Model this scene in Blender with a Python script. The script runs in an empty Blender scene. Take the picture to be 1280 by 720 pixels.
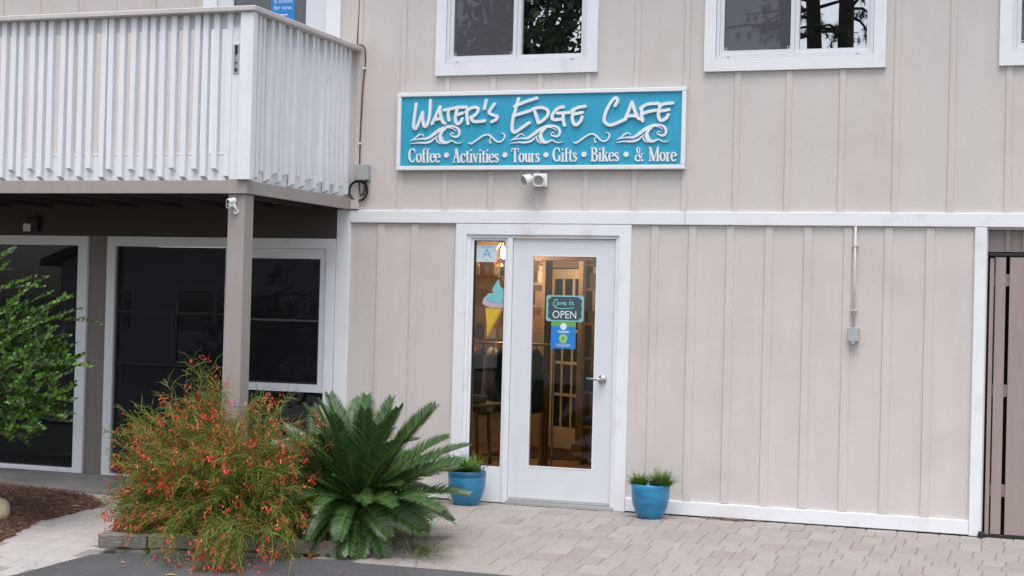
import bpy, bmesh, math, random
from mathutils import Vector, Matrix, Quaternion
random.seed(7)
PI = math.pi
scene = bpy.context.scene
COL = scene.collection

# ------------------------------------------------------------------ camera
cam_d = bpy.data.cameras.new('camera')
cam = bpy.data.objects.new('camera', cam_d); COL.objects.link(cam)
CAM_POS = Vector((4.28, -12.2, 1.605))
R0 = Vector((0.94331287, 0.33092470, 0.02548870))
R1 = Vector((-0.02037328, -0.01891813, 0.99961344))
R2 = Vector((-0.33127898, 0.94346751, 0.01110369))
mw = Matrix.Identity(4)
for i in range(3):
    mw[i][0] = R0[i]; mw[i][1] = R1[i]; mw[i][2] = -R2[i]; mw[i][3] = CAM_POS[i]
cam.matrix_world = mw
cam_d.sensor_width = 36; cam_d.lens = 55.35
cam_d.clip_start = 0.1; cam_d.clip_end = 2000
scene.camera = cam
scene.render.resolution_x = 1024; scene.render.resolution_y = 576

# ------------------------------------------------------------------ sky, sun, exposure
SUN = Vector((0.12, -0.45, 1.0)).normalized()
world = bpy.data.worlds.new('World'); scene.world = world; world.use_nodes = True
wn = world.node_tree.nodes; wl = world.node_tree.links; wn.clear()
sky = wn.new('ShaderNodeTexSky'); sky.sky_type = 'NISHITA'; sky.sun_disc = False
sky.sun_elevation = math.asin(SUN.z); sky.sun_rotation = math.atan2(SUN.x, SUN.y)
sky.air_density = 1.0; sky.dust_density = 2.0; sky.ozone_density = 1.0
hs = wn.new('ShaderNodeHueSaturation'); hs.inputs['Saturation'].default_value = 0.50
bg = wn.new('ShaderNodeBackground'); bg.inputs['Strength'].default_value = 0.15
wo = wn.new('ShaderNodeOutputWorld')
wl.new(sky.outputs[0], hs.inputs['Color']); wl.new(hs.outputs[0], bg.inputs['Color']); wl.new(bg.outputs[0], wo.inputs[0])
sd = bpy.data.lights.new('sun', 'SUN'); sd.energy = 1.1; sd.angle = math.radians(35); sd.color = (1.0, 0.985, 0.97)
so = bpy.data.objects.new('sun', sd); COL.objects.link(so)
so.rotation_euler = (-SUN).to_track_quat('-Z', 'Y').to_euler(); so.location = (6, -14, 20)
vs = scene.view_settings
vs.view_transform = 'Standard'; vs.look = 'None'; vs.gamma = 1; vs.exposure = 0.70; vs.use_curve_mapping = False
scene.cycles.max_bounces = 8; scene.cycles.transparent_max_bounces = 16

# ------------------------------------------------------------------ materials
MATS = {}
def mat(name, col, rough=0.6, var=0.06, scale=6.0, bump=0.0, bscale=60.0, metal=0.0, spec=0.4,
        objrand=0.0, islrand=0.0, col2=None, transl=0.0, stretch=(1, 1, 1), dirt=None, coat=0.0):
    m = bpy.data.materials.new(name); m.use_nodes = True; MATS[name] = m
    n = m.node_tree.nodes; l = m.node_tree.links
    b = n['Principled BSDF']; out = n['Material Output']
    b.inputs['Roughness'].default_value = rough; b.inputs['Metallic'].default_value = metal
    b.inputs['Specular IOR Level'].default_value = spec; b.inputs['Coat Weight'].default_value = coat
    tc = n.new('ShaderNodeTexCoord'); mp = n.new('ShaderNodeMapping'); mp.inputs['Scale'].default_value = stretch
    geo = n.new('ShaderNodeNewGeometry')
    l.new(geo.outputs['Position'] if not objrand else tc.outputs['Object'], mp.inputs['Vector'])
    nz = n.new('ShaderNodeTexNoise'); nz.inputs['Scale'].default_value = scale; nz.inputs['Detail'].default_value = 6
    l.new(mp.outputs[0], nz.inputs['Vector'])
    fac = nz.outputs['Fac']
    if objrand or islrand:
        oi = n.new('ShaderNodeObjectInfo'); add = n.new('ShaderNodeMath'); add.operation = 'ADD'
        l.new(oi.outputs['Random'], add.inputs[0]); l.new(geo.outputs['Random Per Island'], add.inputs[1])
        fr = n.new('ShaderNodeMath'); fr.operation = 'FRACT'; l.new(add.outputs[0], fr.inputs[0])
        mx = n.new('ShaderNodeMix'); mx.data_type = 'FLOAT'; mx.inputs['Factor'].default_value = max(objrand, islrand)
        l.new(fac, mx.inputs[2]); l.new(fr.outputs[0], mx.inputs[3]); fac = mx.outputs[0]
    cr = n.new('ShaderNodeValToRGB')
    c = Vector(col[:3])
    if col2 is None:
        lo = c * (1 - var); hi = c * (1 + var)
    else:
        lo = c; hi = Vector(col2[:3])
    cr.color_ramp.elements[0].position = 0.25; cr.color_ramp.elements[0].color = (*lo, 1)
    cr.color_ramp.elements[1].position = 0.75; cr.color_ramp.elements[1].color = (*hi, 1)
    l.new(fac, cr.inputs[0]); colout = cr.outputs[0]
    if dirt:
        dn = n.new('ShaderNodeTexNoise'); dn.inputs['Scale'].default_value = dirt[1]; dn.inputs['Detail'].default_value = 8
        l.new(geo.outputs['Position'], dn.inputs['Vector'])
        dr = n.new('ShaderNodeMapRange'); dr.inputs[1].default_value = dirt[2]; dr.inputs[2].default_value = dirt[2] + 0.2
        dr.inputs[4].default_value = dirt[3]
        l.new(dn.outputs['Fac'], dr.inputs[0])
        dm = n.new('ShaderNodeMix'); dm.data_type = 'RGBA'; l.new(dr.outputs[0], dm.inputs[0])
        l.new(colout, dm.inputs[6]); dm.inputs[7].default_value = (*dirt[0], 1); colout = dm.outputs[2]
    l.new(colout, b.inputs['Base Color'])
    if bump:
        bn = n.new('ShaderNodeTexNoise'); bn.inputs['Scale'].default_value = bscale; bn.inputs['Detail'].default_value = 5
        l.new(mp.outputs[0], bn.inputs['Vector'])
        bp = n.new('ShaderNodeBump'); bp.inputs['Strength'].default_value = bump; bp.inputs['Distance'].default_value = 0.01
        l.new(bn.outputs['Fac'], bp.inputs['Height']); l.new(bp.outputs[0], b.inputs['Normal'])
    if transl:
        tr = n.new('ShaderNodeBsdfTranslucent'); l.new(colout, tr.inputs[0])
        ms = n.new('ShaderNodeMixShader'); ms.inputs[0].default_value = transl
        l.new(b.outputs[0], ms.inputs[1]); l.new(tr.outputs[0], ms.inputs[2]); l.new(ms.outputs[0], out.inputs[0])
    return m

def glass_mat(name, tint, refl, dark=None, rough=0.0):
    """thin pane: transparent (or a dark room behind it) with a mirror reflection on top"""
    m = bpy.data.materials.new(name); m.use_nodes = True; MATS[name] = m
    n = m.node_tree.nodes; l = m.node_tree.links; n.remove(n['Principled BSDF']); out = n['Material Output']
    if dark is None:
        a = n.new('ShaderNodeBsdfTransparent'); a.inputs[0].default_value = (*tint, 1)
    else:
        a = n.new('ShaderNodeBsdfDiffuse'); a.inputs[0].default_value = (*dark, 1)
    g = n.new('ShaderNodeBsdfGlossy'); g.inputs['Roughness'].default_value = rough
    lw = n.new('ShaderNodeFresnel'); lw.inputs[0].default_value = 1.5
    ad = n.new('ShaderNodeMath'); ad.operation = 'MULTIPLY'; ad.inputs[1].default_value = refl / 0.04; ad.use_clamp = True
    l.new(lw.outputs[0], ad.inputs[0])
    ms = n.new('ShaderNodeMixShader'); l.new(ad.outputs[0], ms.inputs[0]); l.new(a.outputs[0], ms.inputs[1]); l.new(g.outputs[0], ms.inputs[2])
    l.new(ms.outputs[0], out.inputs[0])
    return m

def screen_mat(name, col, opac):
    m = bpy.data.materials.new(name); m.use_nodes = True; MATS[name] = m
    n = m.node_tree.nodes; l = m.node_tree.links; n.remove(n['Principled BSDF']); out = n['Material Output']
    d = n.new('ShaderNodeBsdfDiffuse'); d.inputs[0].default_value = (*col, 1)
    t = n.new('ShaderNodeBsdfTransparent'); ms = n.new('ShaderNodeMixShader'); ms.inputs[0].default_value = opac
    l.new(t.outputs[0], ms.inputs[1]); l.new(d.outputs[0], ms.inputs[2]); l.new(ms.outputs[0], out.inputs[0])

def emis_mat(name, col, s):
    m = bpy.data.materials.new(name); m.use_nodes = True; MATS[name] = m
    b = m.node_tree.nodes['Principled BSDF']
    b.inputs['Emission Color'].default_value = (*col, 1); b.inputs['Emission Strength'].default_value = s
    b.inputs['Base Color'].default_value = (*col, 1)

mat('siding', (0.622, 0.566, 0.528), 0.75, 0.04, 0.9, bump=0.35, bscale=45, stretch=(6, 6, 1.2), dirt=((0.555, 0.497, 0.458), 1.9, 0.52, 0.65))
mat('white_trim', (0.80, 0.80, 0.82), 0.5, 0.025, 2.5, bump=0.06, bscale=90, dirt=((0.60, 0.585, 0.56), 4.0, 0.57, 0.6))
mat('white_slat', (0.80, 0.80, 0.82), 0.55, 0.03, 3.0, bump=0.08, bscale=60, stretch=(4, 4, 1), dirt=((0.58, 0.57, 0.55), 5.0, 0.64, 0.55))
mat('vinyl', (0.70, 0.71, 0.74), 0.4, 0.03, 3.0, dirt=((0.60, 0.60, 0.60), 3.0, 0.58, 0.5))
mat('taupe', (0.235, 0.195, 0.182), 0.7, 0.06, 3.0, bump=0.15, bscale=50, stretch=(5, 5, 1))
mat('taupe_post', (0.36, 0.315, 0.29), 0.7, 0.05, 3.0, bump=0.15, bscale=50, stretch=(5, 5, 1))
mat('rail_cap', (0.58, 0.52, 0.50), 0.6, 0.06, 4.0, bump=0.1)
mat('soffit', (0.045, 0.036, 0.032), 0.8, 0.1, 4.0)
mat('header_brown_shaded', (0.085, 0.064, 0.056), 0.75, 0.1, 3.0, bump=0.15)  # brown paint, darkened further with the shade under the balcony
mat('deck_pale', (0.55, 0.52, 0.50), 0.7, 0.1, 3.0, bump=0.1)
mat('foundation', (0.055, 0.05, 0.048), 0.9, 0.2, 10.0)
mat('house_siding', (0.62, 0.62, 0.60), 0.7, 0.05, 2.0)
mat('house_roof', (0.16, 0.15, 0.15), 0.9, 0.15, 3.0)
mat('gate_brown', (0.33, 0.265, 0.24), 0.7, 0.07, 3.0, bump=0.2, bscale=40, stretch=(6, 6, 0.8))
mat('black_metal', (0.02, 0.02, 0.022), 0.45)
mat('rubber', (0.025, 0.022, 0.022), 0.6)
mat('brown_cable', (0.10, 0.07, 0.06), 0.6)
mat('steel', (0.55, 0.55, 0.56), 0.28, 0.03, metal=1.0)
mat('alu', (0.6, 0.6, 0.6), 0.4, 0.04, metal=0.8)
mat('grey_box', (0.40, 0.41, 0.41), 0.5, 0.05, 20.0)
mat('beige_conduit', (0.62, 0.57, 0.55), 0.55)
mat('white_plastic', (0.78, 0.78, 0.77), 0.4, 0.03)
mat('lens_grey', (0.38, 0.38, 0.37), 0.2)
mat('muntin_grey', (0.10, 0.10, 0.11), 0.5)
mat('lens_dark', (0.03, 0.035, 0.035), 0.15, spec=0.6)
mat('teal', (0.032, 0.35, 0.52), 0.5, 0.05, 3.0, bump=0.05, bscale=120)
mat('sign_white', (0.80, 0.81, 0.82), 0.5, 0.03)
mat('pot_blue', (0.018, 0.155, 0.32), 0.35, 0.12, 7.0, coat=0.3, col2=(0.035, 0.28, 0.48), stretch=(1, 1, 2.5), dirt=((0.10, 0.26, 0.36), 14.0, 0.6, 0.5))
mat('pot_rim', (0.02, 0.12, 0.23), 0.3, 0.1, 5.0, coat=0.35)
mat('soil', (0.09, 0.065, 0.05), 0.95, 0.3, 30.0, bump=0.8, bscale=60)
mat('sand_soil', (0.30, 0.26, 0.23), 0.95, 0.0, 5.0, col2=(0.17, 0.145, 0.125), bump=1.0, bscale=45)
mat('paver', (0.325, 0.275, 0.25), 0.85, 0.0, 11.0, objrand=0.38, islrand=0.38, col2=(0.405, 0.372, 0.345), bump=0.5, bscale=70,
    dirt=((0.36, 0.33, 0.305), 7.0, 0.47, 0.7))
mat('paver_joint', (0.30, 0.27, 0.245), 0.95, 0.2, 20.0, bump=0.5)
mat('sandy_paver', (0.43, 0.395, 0.37), 0.9, 0.0, 9.0, objrand=0.25, islrand=0.25, col2=(0.50, 0.465, 0.44), bump=0.5, bscale=70)
mat('sandy_joint', (0.40, 0.365, 0.335), 0.95, 0.15, 20.0, bump=0.5)
mat('asphalt', (0.062, 0.061, 0.064), 0.9, 0.0, 90.0, col2=(0.125, 0.122, 0.128), bump=0.6, bscale=160, dirt=((0.135, 0.13, 0.132), 1.7, 0.5, 0.6))
mat('slab', (0.26, 0.24, 0.23), 0.9, 0.12, 3.0, bump=0.2, bscale=80, dirt=((0.15, 0.14, 0.135), 2.0, 0.5, 0.8))
mat('grit', (0.10, 0.095, 0.09), 0.9, 0.0, islrand=0.95, col2=(0.26, 0.245, 0.225))
mat('terrain', (0.07, 0.085, 0.04), 0.95, 0.3, 0.6)
mat('mulch', (0.12, 0.06, 0.04), 0.95, 0.0, 20.0, islrand=0.85, col2=(0.34, 0.20, 0.14))
mat('mulch_base', (0.13, 0.07, 0.05), 0.95, 0.3, 30.0, bump=1.0, bscale=60)
mat('stone', (0.42, 0.33, 0.20), 0.85, 0.0, 8.0, col2=(0.55, 0.47, 0.33), bump=0.6, bscale=30)
mat('timber', (0.13, 0.115, 0.10), 0.9, 0.0, 14.0, col2=(0.29, 0.265, 0.235), bump=0.9, bscale=30, stretch=(0.6, 4, 6), dirt=((0.10, 0.085, 0.07), 6.0, 0.55, 0.9))
mat('dry_leaf', (0.42, 0.29, 0.15), 0.8, 0.15, 30.0)
mat('stem_green', (0.105, 0.150, 0.020), 0.6, 0.0, islrand=0.9, col2=(0.29, 0.32, 0.05), transl=0.25)
mat('stem_brown', (0.12, 0.10, 0.045), 0.7, 0.2)
mat('flower_red', (0.78, 0.055, 0.035), 0.5, 0.0, islrand=0.9, col2=(0.98, 0.20, 0.12), transl=0.25)
mat('cycad_leaf', (0.024, 0.066, 0.018), 0.36, 0.0, 3.0, islrand=0.7, objrand=0.7, col2=(0.095, 0.17, 0.045), spec=0.5, transl=0.12)
mat('cycad_rib', (0.14, 0.20, 0.045), 0.5, 0.1)
mat('cycad_trunk', (0.05, 0.035, 0.025), 0.9, 0.3, 30.0, bump=1.0, bscale=40)
mat('cycad_stub', (0.30, 0.16, 0.08), 0.8, 0.25, 20.0)
mat('shrub_leaf', (0.024, 0.072, 0.010), 0.4, 0.0, islrand=0.9, col2=(0.13, 0.27, 0.028), spec=0.5, transl=0.25)
mat('bark', (0.13, 0.10, 0.07), 0.9, 0.25, 20.0, bump=0.8)
mat('pine_bark', (0.035, 0.025, 0.02), 0.95, 0.3, 8.0, bump=0.8)
mat('tree_leaf', (0.02, 0.04, 0.012), 0.6, 0.0, islrand=0.9, col2=(0.05, 0.08, 0.022))
mat('pot_leaf', (0.06, 0.14, 0.022), 0.5, 0.0, islrand=0.9, col2=(0.17, 0.30, 0.05), transl=0.25)
mat('grass', (0.10, 0.15, 0.03), 0.6, 0.0, islrand=0.9, col2=(0.24, 0.28, 0.07), transl=0.2)
# interior
mat('room_wood', (0.23, 0.145, 0.085), 0.5, 0.15, 3.0, stretch=(5, 5, 0.5))
mat('room_wall', (0.34, 0.26, 0.185), 0.8, 0.05)
mat('room_floor', (0.25, 0.14, 0.075), 0.4, 0.2, 3.0, stretch=(1, 8, 1))
mat('room_white', (0.65, 0.55, 0.42), 0.6)
mat('room_dark', (0.03, 0.027, 0.025), 0.9)
mat('goods', (0.22, 0.11, 0.06), 0.5, 0.0, objrand=0.95, col2=(0.60, 0.52, 0.38))
mat('goods_dark', (0.02, 0.05, 0.09), 0.6, 0.0, objrand=0.95, col2=(0.22, 0.12, 0.07))
mat('cloth_blue', (0.02, 0.035, 0.10), 0.9, 0.2)
mat('cloth_teal', (0.03, 0.14, 0.16), 0.9, 0.2)
mat('cloth_red', (0.35, 0.06, 0.05), 0.9, 0.2)
mat('cloth_pale', (0.5, 0.48, 0.44), 0.9, 0.1)
mat('rug', (0.05, 0.03, 0.03), 0.95, 0.3, 40.0)
mat('brass', (0.75, 0.48, 0.18), 0.25, 0.1, metal=1.0)
# printed things
mat('p_white', (0.75, 0.77, 0.78), 0.6, 0.02); mat('p_teal', (0.22, 0.52, 0.52), 0.6, 0.04); mat('p_slate', (0.055, 0.085, 0.10), 0.6, 0.06)
mat('p_blue', (0.02, 0.22, 0.62), 0.45, 0.04); mat('p_green', (0.14, 0.40, 0.08), 0.5, 0.05); mat('p_lime', (0.35, 0.60, 0.10), 0.5, 0.05)
mat('p_pale', (0.62, 0.72, 0.78), 0.6, 0.03); mat('p_aqua', (0.20, 0.56, 0.58), 0.5, 0.12, 20.0); mat('p_lilac', (0.50, 0.42, 0.50), 0.5, 0.08, 20.0)
mat('p_cone', (0.68, 0.42, 0.045), 0.5, 0.1, 25.0); mat('p_cone_line', (0.50, 0.28, 0.03), 0.5); mat('p_skyblue', (0.16, 0.44, 0.66), 0.6)
glass_mat('door_glass', (0.80, 0.82, 0.83), 0.075)
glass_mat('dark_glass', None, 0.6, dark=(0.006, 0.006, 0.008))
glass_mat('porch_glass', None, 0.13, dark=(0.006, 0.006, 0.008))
screen_mat('insect_screen', (0.11, 0.11, 0.12), 0.72)
screen_mat('porch_screen', (0.022, 0.022, 0.028), 0.5)
emis_mat('bulb', (1.0, 0.62, 0.25), 14.0)

# ------------------------------------------------------------------ helpers
def obj(name, mesh, material=None, parent=None, loc=None, rot=None, smooth=False):
    if isinstance(mesh, MB): mesh = mesh.mesh(name)
    o = bpy.data.objects.new(name, mesh); COL.objects.link(o)
    if material and not mesh.materials: mesh.materials.append(MATS[material])
    if parent: o.parent = parent
    if loc is not None: o.location = loc
    if rot is not None: o.rotation_euler = rot
    if smooth:
        for p in mesh.polygons: p.use_smooth = True
    return o
def empty(name, loc=(0, 0, 0), parent=None):
    o = bpy.data.objects.new(name, None); o.location = loc; COL.objects.link(o); o.empty_display_size = 0.1
    if parent: o.parent = parent
    return o
def tag(o, label=None, cat=None, group=None, kind=None):
    if label: o['label'] = label
    if cat: o['category'] = cat
    if group: o['group'] = group
    if kind: o['kind'] = kind
    return o

class MB:
    def __init__(s): s.v = []; s.f = []
    def add(s, vs, fs):
        b = len(s.v); s.v += [tuple(p) for p in vs]; s.f += [tuple(i + b for i in f) for f in fs]; return s
    def box(s, x0, x1, y0, y1, z0, z1, rot=None, c=None):
        vs = [(x, y, z) for x in (x0, x1) for y in (y0, y1) for z in (z0, z1)]
        if rot: vs = [c + rot @ (Vector(p) - c) for p in vs]
        return s.add(vs, [(0, 1, 3, 2), (4, 6, 7, 5), (0, 4, 5, 1), (2, 3, 7, 6), (0, 2, 6, 4), (1, 5, 7, 3)])
    def bbox(s, x0, x1, y0, y1, z0, z1, b=0.004):
        """box with chamfered edges"""
        bm = bmesh.new(); bmesh.ops.create_cube(bm, size=1.0)
        for v in bm.verts:
            v.co.x = x0 if v.co.x < 0 else x1; v.co.y = y0 if v.co.y < 0 else y1; v.co.z = z0 if v.co.z < 0 else z1
        bmesh.ops.bevel(bm, geom=bm.edges[:], offset=b, segments=1, affect='EDGES')
        bm.verts.index_update()
        s.add([v.co.copy() for v in bm.verts], [[v.index for v in f.verts] for f in bm.faces]); bm.free(); return s
    def tube(s, pts, r, n=8, cap=True):
        pts = [Vector(p) for p in pts]; rs = r if isinstance(r, (list, tuple)) else [r] * len(pts)
        base = len(s.v); up = Vector((0, 0, 1)); prev = None
        for i, p in enumerate(pts):
            t = (pts[min(i + 1, len(pts) - 1)] - pts[max(i - 1, 0)]).normalized()
            if prev is None:
                a = t.cross(up); a = t.cross(Vector((1, 0, 0))) if a.length < 1e-3 else a
            else: a = prev - t * prev.dot(t)
            a.normalize(); b = t.cross(a); prev = a
            for k in range(n):
                an = 2 * PI * k / n; s.v.append(tuple(p + (a * math.cos(an) + b * math.sin(an)) * rs[i]))
        for i in range(len(pts) - 1):
            for k in range(n):
                k2 = (k + 1) % n; o = base + i * n
                s.f.append((o + k, o + k2, o + n + k2, o + n + k))
        if cap:
            s.f.append(tuple(base + k for k in reversed(range(n)))); o = base + (len(pts) - 1) * n
            s.f.append(tuple(o + k for k in range(n)))
        return s
    def lathe(s, prof, c=(0, 0, 0), n=40):
        base = len(s.v)
        for r, z in prof:
            for k in range(n):
                a = 2 * PI * k / n; s.v.append((c[0] + r * math.cos(a), c[1] + r * math.sin(a), c[2] + z))
        for i in range(len(prof) - 1):
            for k in range(n):
                k2 = (k + 1) % n; s.f.append((base + i * n + k, base + i * n + k2, base + (i + 1) * n + k2, base + (i + 1) * n + k))
        return s
    def prism(s, poly, y0, y1):
        """polygon in XZ extruded along Y (y0 front)"""
        n = len(poly); vs = [(x, y0, z) for x, z in poly] + [(x, y1, z) for x, z in poly]
        fs = [tuple(range(n)), tuple(range(2 * n - 1, n - 1, -1))] + [(i, i + n, (i + 1) % n + n, (i + 1) % n) for i in range(n)]
        return s.add(vs, fs)
    def ring(s, x0, x1, z0, z1, w, y0, y1, wb=None, wt=None, wr=None):
        """rectangular frame of four butted boards"""
        wb = w if wb is None else wb; wt = w if wt is None else wt; wr = w if wr is None else wr
        s.box(x0, x0 + w, y0, y1, z0, z1); s.box(x1 - wr, x1, y0, y1, z0, z1)
        if wb: s.box(x0 + w, x1 - wr, y0, y1, z0, z0 + wb)
        if wt: s.box(x0 + w, x1 - wr, y0, y1, z1 - wt, z1)
        return s
    def holes(s, x0, x1, z0, z1, hs, y0, y1):
        """wall slab with rectangular openings and real reveals"""
        xs = sorted({x0, x1, *[min(max(h[i], x0), x1) for h in hs for i in (0, 1)]})
        zs = sorted({z0, z1, *[min(max(h[i], z0), z1) for h in hs for i in (2, 3)]})
        solid = lambda i, k: 0 <= i < len(xs) - 1 and 0 <= k < len(zs) - 1 and not any(
            h[0] < (xs[i] + xs[i + 1]) / 2 < h[1] and h[2] < (zs[k] + zs[k + 1]) / 2 < h[3] for h in hs)
        for i in range(len(xs) - 1):
            for k in range(len(zs) - 1):
                if not solid(i, k): continue
                a, b, c, d = xs[i], xs[i + 1], zs[k], zs[k + 1]
                s.add([(a, y0, c), (b, y0, c), (b, y0, d), (a, y0, d)], [(0, 1, 2, 3)])
                s.add([(a, y1, c), (b, y1, c), (b, y1, d), (a, y1, d)], [(3, 2, 1, 0)])
                if not solid(i - 1, k): s.add([(a, y0, c), (a, y1, c), (a, y1, d), (a, y0, d)], [(3, 2, 1, 0)])
                if not solid(i + 1, k): s.add([(b, y0, c), (b, y1, c), (b, y1, d), (b, y0, d)], [(0, 1, 2, 3)])
                if not solid(i, k - 1): s.add([(a, y0, c), (b, y0, c), (b, y1, c), (a, y1, c)], [(3, 2, 1, 0)])
                if not solid(i, k + 1): s.add([(a, y0, d), (b, y0, d), (b, y1, d), (a, y1, d)], [(0, 1, 2, 3)])
        return s
    def mesh(s, name):
        me = bpy.data.meshes.new(name); me.from_pydata(s.v, [], s.f); me.update(); return me

def smooth_line(pts, per=6):
    if len(pts) < 3: return [Vector((*p, 0)) if len(p) == 2 else Vector(p) for p in pts]
    P = [Vector((*p, 0)) if len(p) == 2 else Vector(p) for p in pts]; out = []
    for i in range(len(P) - 1):
        p0 = P[max(i - 1, 0)]; p1 = P[i]; p2 = P[i + 1]; p3 = P[min(i + 2, len(P) - 1)]
        for k in range(per):
            t = k / per
            out.append(0.5 * ((2 * p1) + (p2 - p0) * t + (2 * p0 - 5 * p1 + 4 * p2 - p3) * t * t + (3 * p1 - p0 - 3 * p2 + p3) * t ** 3))
    out.append(P[-1]); return out

def stroke(mb, pts, w, y0, y1, rnd=True):
    """pts: XZ points (or Vector x,y used as x,z); w width or list; raised ribbon from y1 (back) to y0 (front)"""
    P = [Vector((p[0], p[1])) for p in pts]; n = len(P)
    W = w if isinstance(w, (list, tuple)) else [w] * n
    if len(W) != n: W = [W[min(int(i * (len(W) - 1) / (n - 1)), len(W) - 2)] * (1 - f) + W[min(int(i * (len(W) - 1) / (n - 1)) + 1, len(W) - 1)] * f
                         for i in range(n) for f in [(i * (len(W) - 1) / (n - 1)) % 1.0 if i < n - 1 else 1.0]]
    L = []; Rr = []
    for i in range(n):
        t = P[min(i + 1, n - 1)] - P[max(i - 1, 0)]; t = t.normalized() if t.length > 1e-9 else Vector((1, 0))
        nn = Vector((-t.y, t.x)) * (W[i] / 2); L.append(P[i] + nn); Rr.append(P[i] - nn)
    def capfan(i, sgn):
        t = (P[min(i + 1, n - 1)] - P[max(i - 1, 0)]).normalized() * sgn
        r = W[i] / 2; a0 = math.atan2(t.y, t.x)
        return [P[i] + Vector((math.cos(a0 + a), math.sin(a0 + a))) * r for a in (1.05, 0.5, 0, -0.5, -1.05)]
    quads = [(L[i], L[i + 1], Rr[i + 1], Rr[i]) for i in range(n - 1)]
    base = len(mb.v)
    for i in range(n):
        for q in (L[i], Rr[i]):
            mb.v.append((q.x, y0, q.y)); mb.v.append((q.x, y1, q.y))
    for i in range(n - 1):
        a = base + i * 4; b = a + 4
        mb.f += [(a + 2, b + 2, b, a), (a, b, b + 1, a + 1), (a + 3, b + 3, b + 2, a + 2)]
    if rnd:
        for i, sg in ((0, -1), (n - 1, 1)):
            ring = [L[i]] + capfan(i, sg) + [Rr[i]] if sg > 0 else [Rr[i]] + capfan(i, sg) + [L[i]]
            k = len(ring)
            mb.add([(q.x, y0, q.y) for q in ring] + [(q.x, y1, q.y) for q in ring],
                   [tuple(reversed(range(k)))] + [(j, j + 1, j + 1 + k, j + k) for j in range(k - 1)])
    else:
        a = base; mb.f.append((a, a + 1, a + 3, a + 2)); a = base + (n - 1) * 4; mb.f.append((a + 2, a + 3, a + 1, a))
    return mb

def arc(cx, cy, rx, ry, a0, a1, n=14):
    return [(cx + rx * math.cos(math.radians(a0 + (a1 - a0) * i / n)), cy + ry * math.sin(math.radians(a0 + (a1 - a0) * i / n))) for i in range(n + 1)]
def arcw(a0, a1, thick, thin, n=14):
    return [thin + (thick - thin) * abs(math.cos(math.radians(a0 + (a1 - a0) * i / n))) for i in range(n + 1)]

def g(y):      # ground height: the paved apron falls away from the building
    if y > -0.35: return -0.02
    if y > -3.3: return -0.02 + 0.09 * (y + 0.35)
    return -0.2855 + 0.01 * max(y + 3.3, -12)
def text_mesh(body, size, sx=1.0, align='CENTER', ext=0.0):
    cu = bpy.data.curves.new('lettering', 'FONT'); cu.body = body; cu.size = size; cu.align_x = align; cu.extrude = ext; cu.resolution_u = 3
    o = bpy.data.objects.new('lettering', cu); COL.objects.link(o)
    dg = bpy.context.evaluated_depsgraph_get(); me = bpy.data.meshes.new_from_object(o.evaluated_get(dg))
    bpy.data.objects.remove(o); bpy.data.curves.remove(cu)
    me.transform(Matrix.Rotation(PI / 2, 4, 'X') @ Matrix.Diagonal((sx, 1, 1, 1)))
    return me

# ------------------------------------------------------------------ ground
def ground_sheet(name, poly, dz, material, step=0.5, kind='structure'):
    bm = bmesh.new(); vs = [bm.verts.new((x, y, 0)) for x, y in poly]; bm.faces.new(vs)
    for c in [-0.35, -3.3] + [-0.35 - step * k for k in range(1, 30)]:
        bmesh.ops.bisect_plane(bm, geom=bm.verts[:] + bm.edges[:] + bm.faces[:], plane_co=(0, c, 0), plane_no=(0, 1, 0))
    for v in bm.verts: v.co.z = g(v.co.y) + dz
    bmesh.ops.recalc_face_normals(bm, faces=bm.faces[:])
    for f in bm.faces:
        if f.normal.z < 0: f.normal_flip()
    me = bpy.data.meshes.new(name); bm.to_mesh(me); bm.free()
    o = obj(name, me, material); o['kind'] = kind; return o

tb = MB(); S_ = 900
tb.add([(-S_, 30, -0.12), (S_, 30, -0.12), (S_, S_, -0.12), (-S_, S_, -0.12)], [(0, 1, 2, 3)])
ys = [30, 0.6, -0.35, -1.3, -2.3, -3.3, -15, -S_]
for a, b in zip(ys, ys[1:]):
    za = g(a) - 0.1; zb = g(b) - 0.1
    tb.add([(-S_, b, zb), (S_, b, zb), (S_, a, za), (-S_, a, za)], [(0, 1, 2, 3)])
tag(obj('ground', tb, 'terrain'), kind='structure')

asph_poly = [(-2.16, -2.68), (-2.05, -2.60), (-0.38, -2.24), (-0.28, -2.30), (0.39, -2.285), (0.9, -2.29), (30, -2.4), (30, -32), (-30, -32), (-30, -9), (-4.2, -8.5), (-2.62, -5.0), (-2.32, -3.34)]
ground_sheet('asphalt_drive', asph_poly, 0.004, 'asphalt')
def inpoly(x, y, poly):
    c = False; j = len(poly) - 1
    for i in range(len(poly)):
        a, b = poly[i], poly[j]
        if (a[1] > y) != (b[1] > y) and x < (b[0] - a[0]) * (y - a[1]) / (b[1] - a[1]) + a[0]: c = not c
        j = i
    return c
mulch_poly = [(-3.0, -1.18), (-3.06, -1.45), (-3.16, -1.8), (-3.08, -2.2), (-2.98, -2.7), (-2.95, -3.6), (-7, -3.6), (-7, -0.86), (-4.0, -0.86), (-3.35, -0.95)]
bed_poly = [(-2.08, -2.52), (-0.5, -2.13), (-0.2, -2.16), (0.12, -1.95), (0.05, -1.5), (-0.4, -1.2), (-1.4, -1.25), (-2.1, -1.7)]
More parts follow.
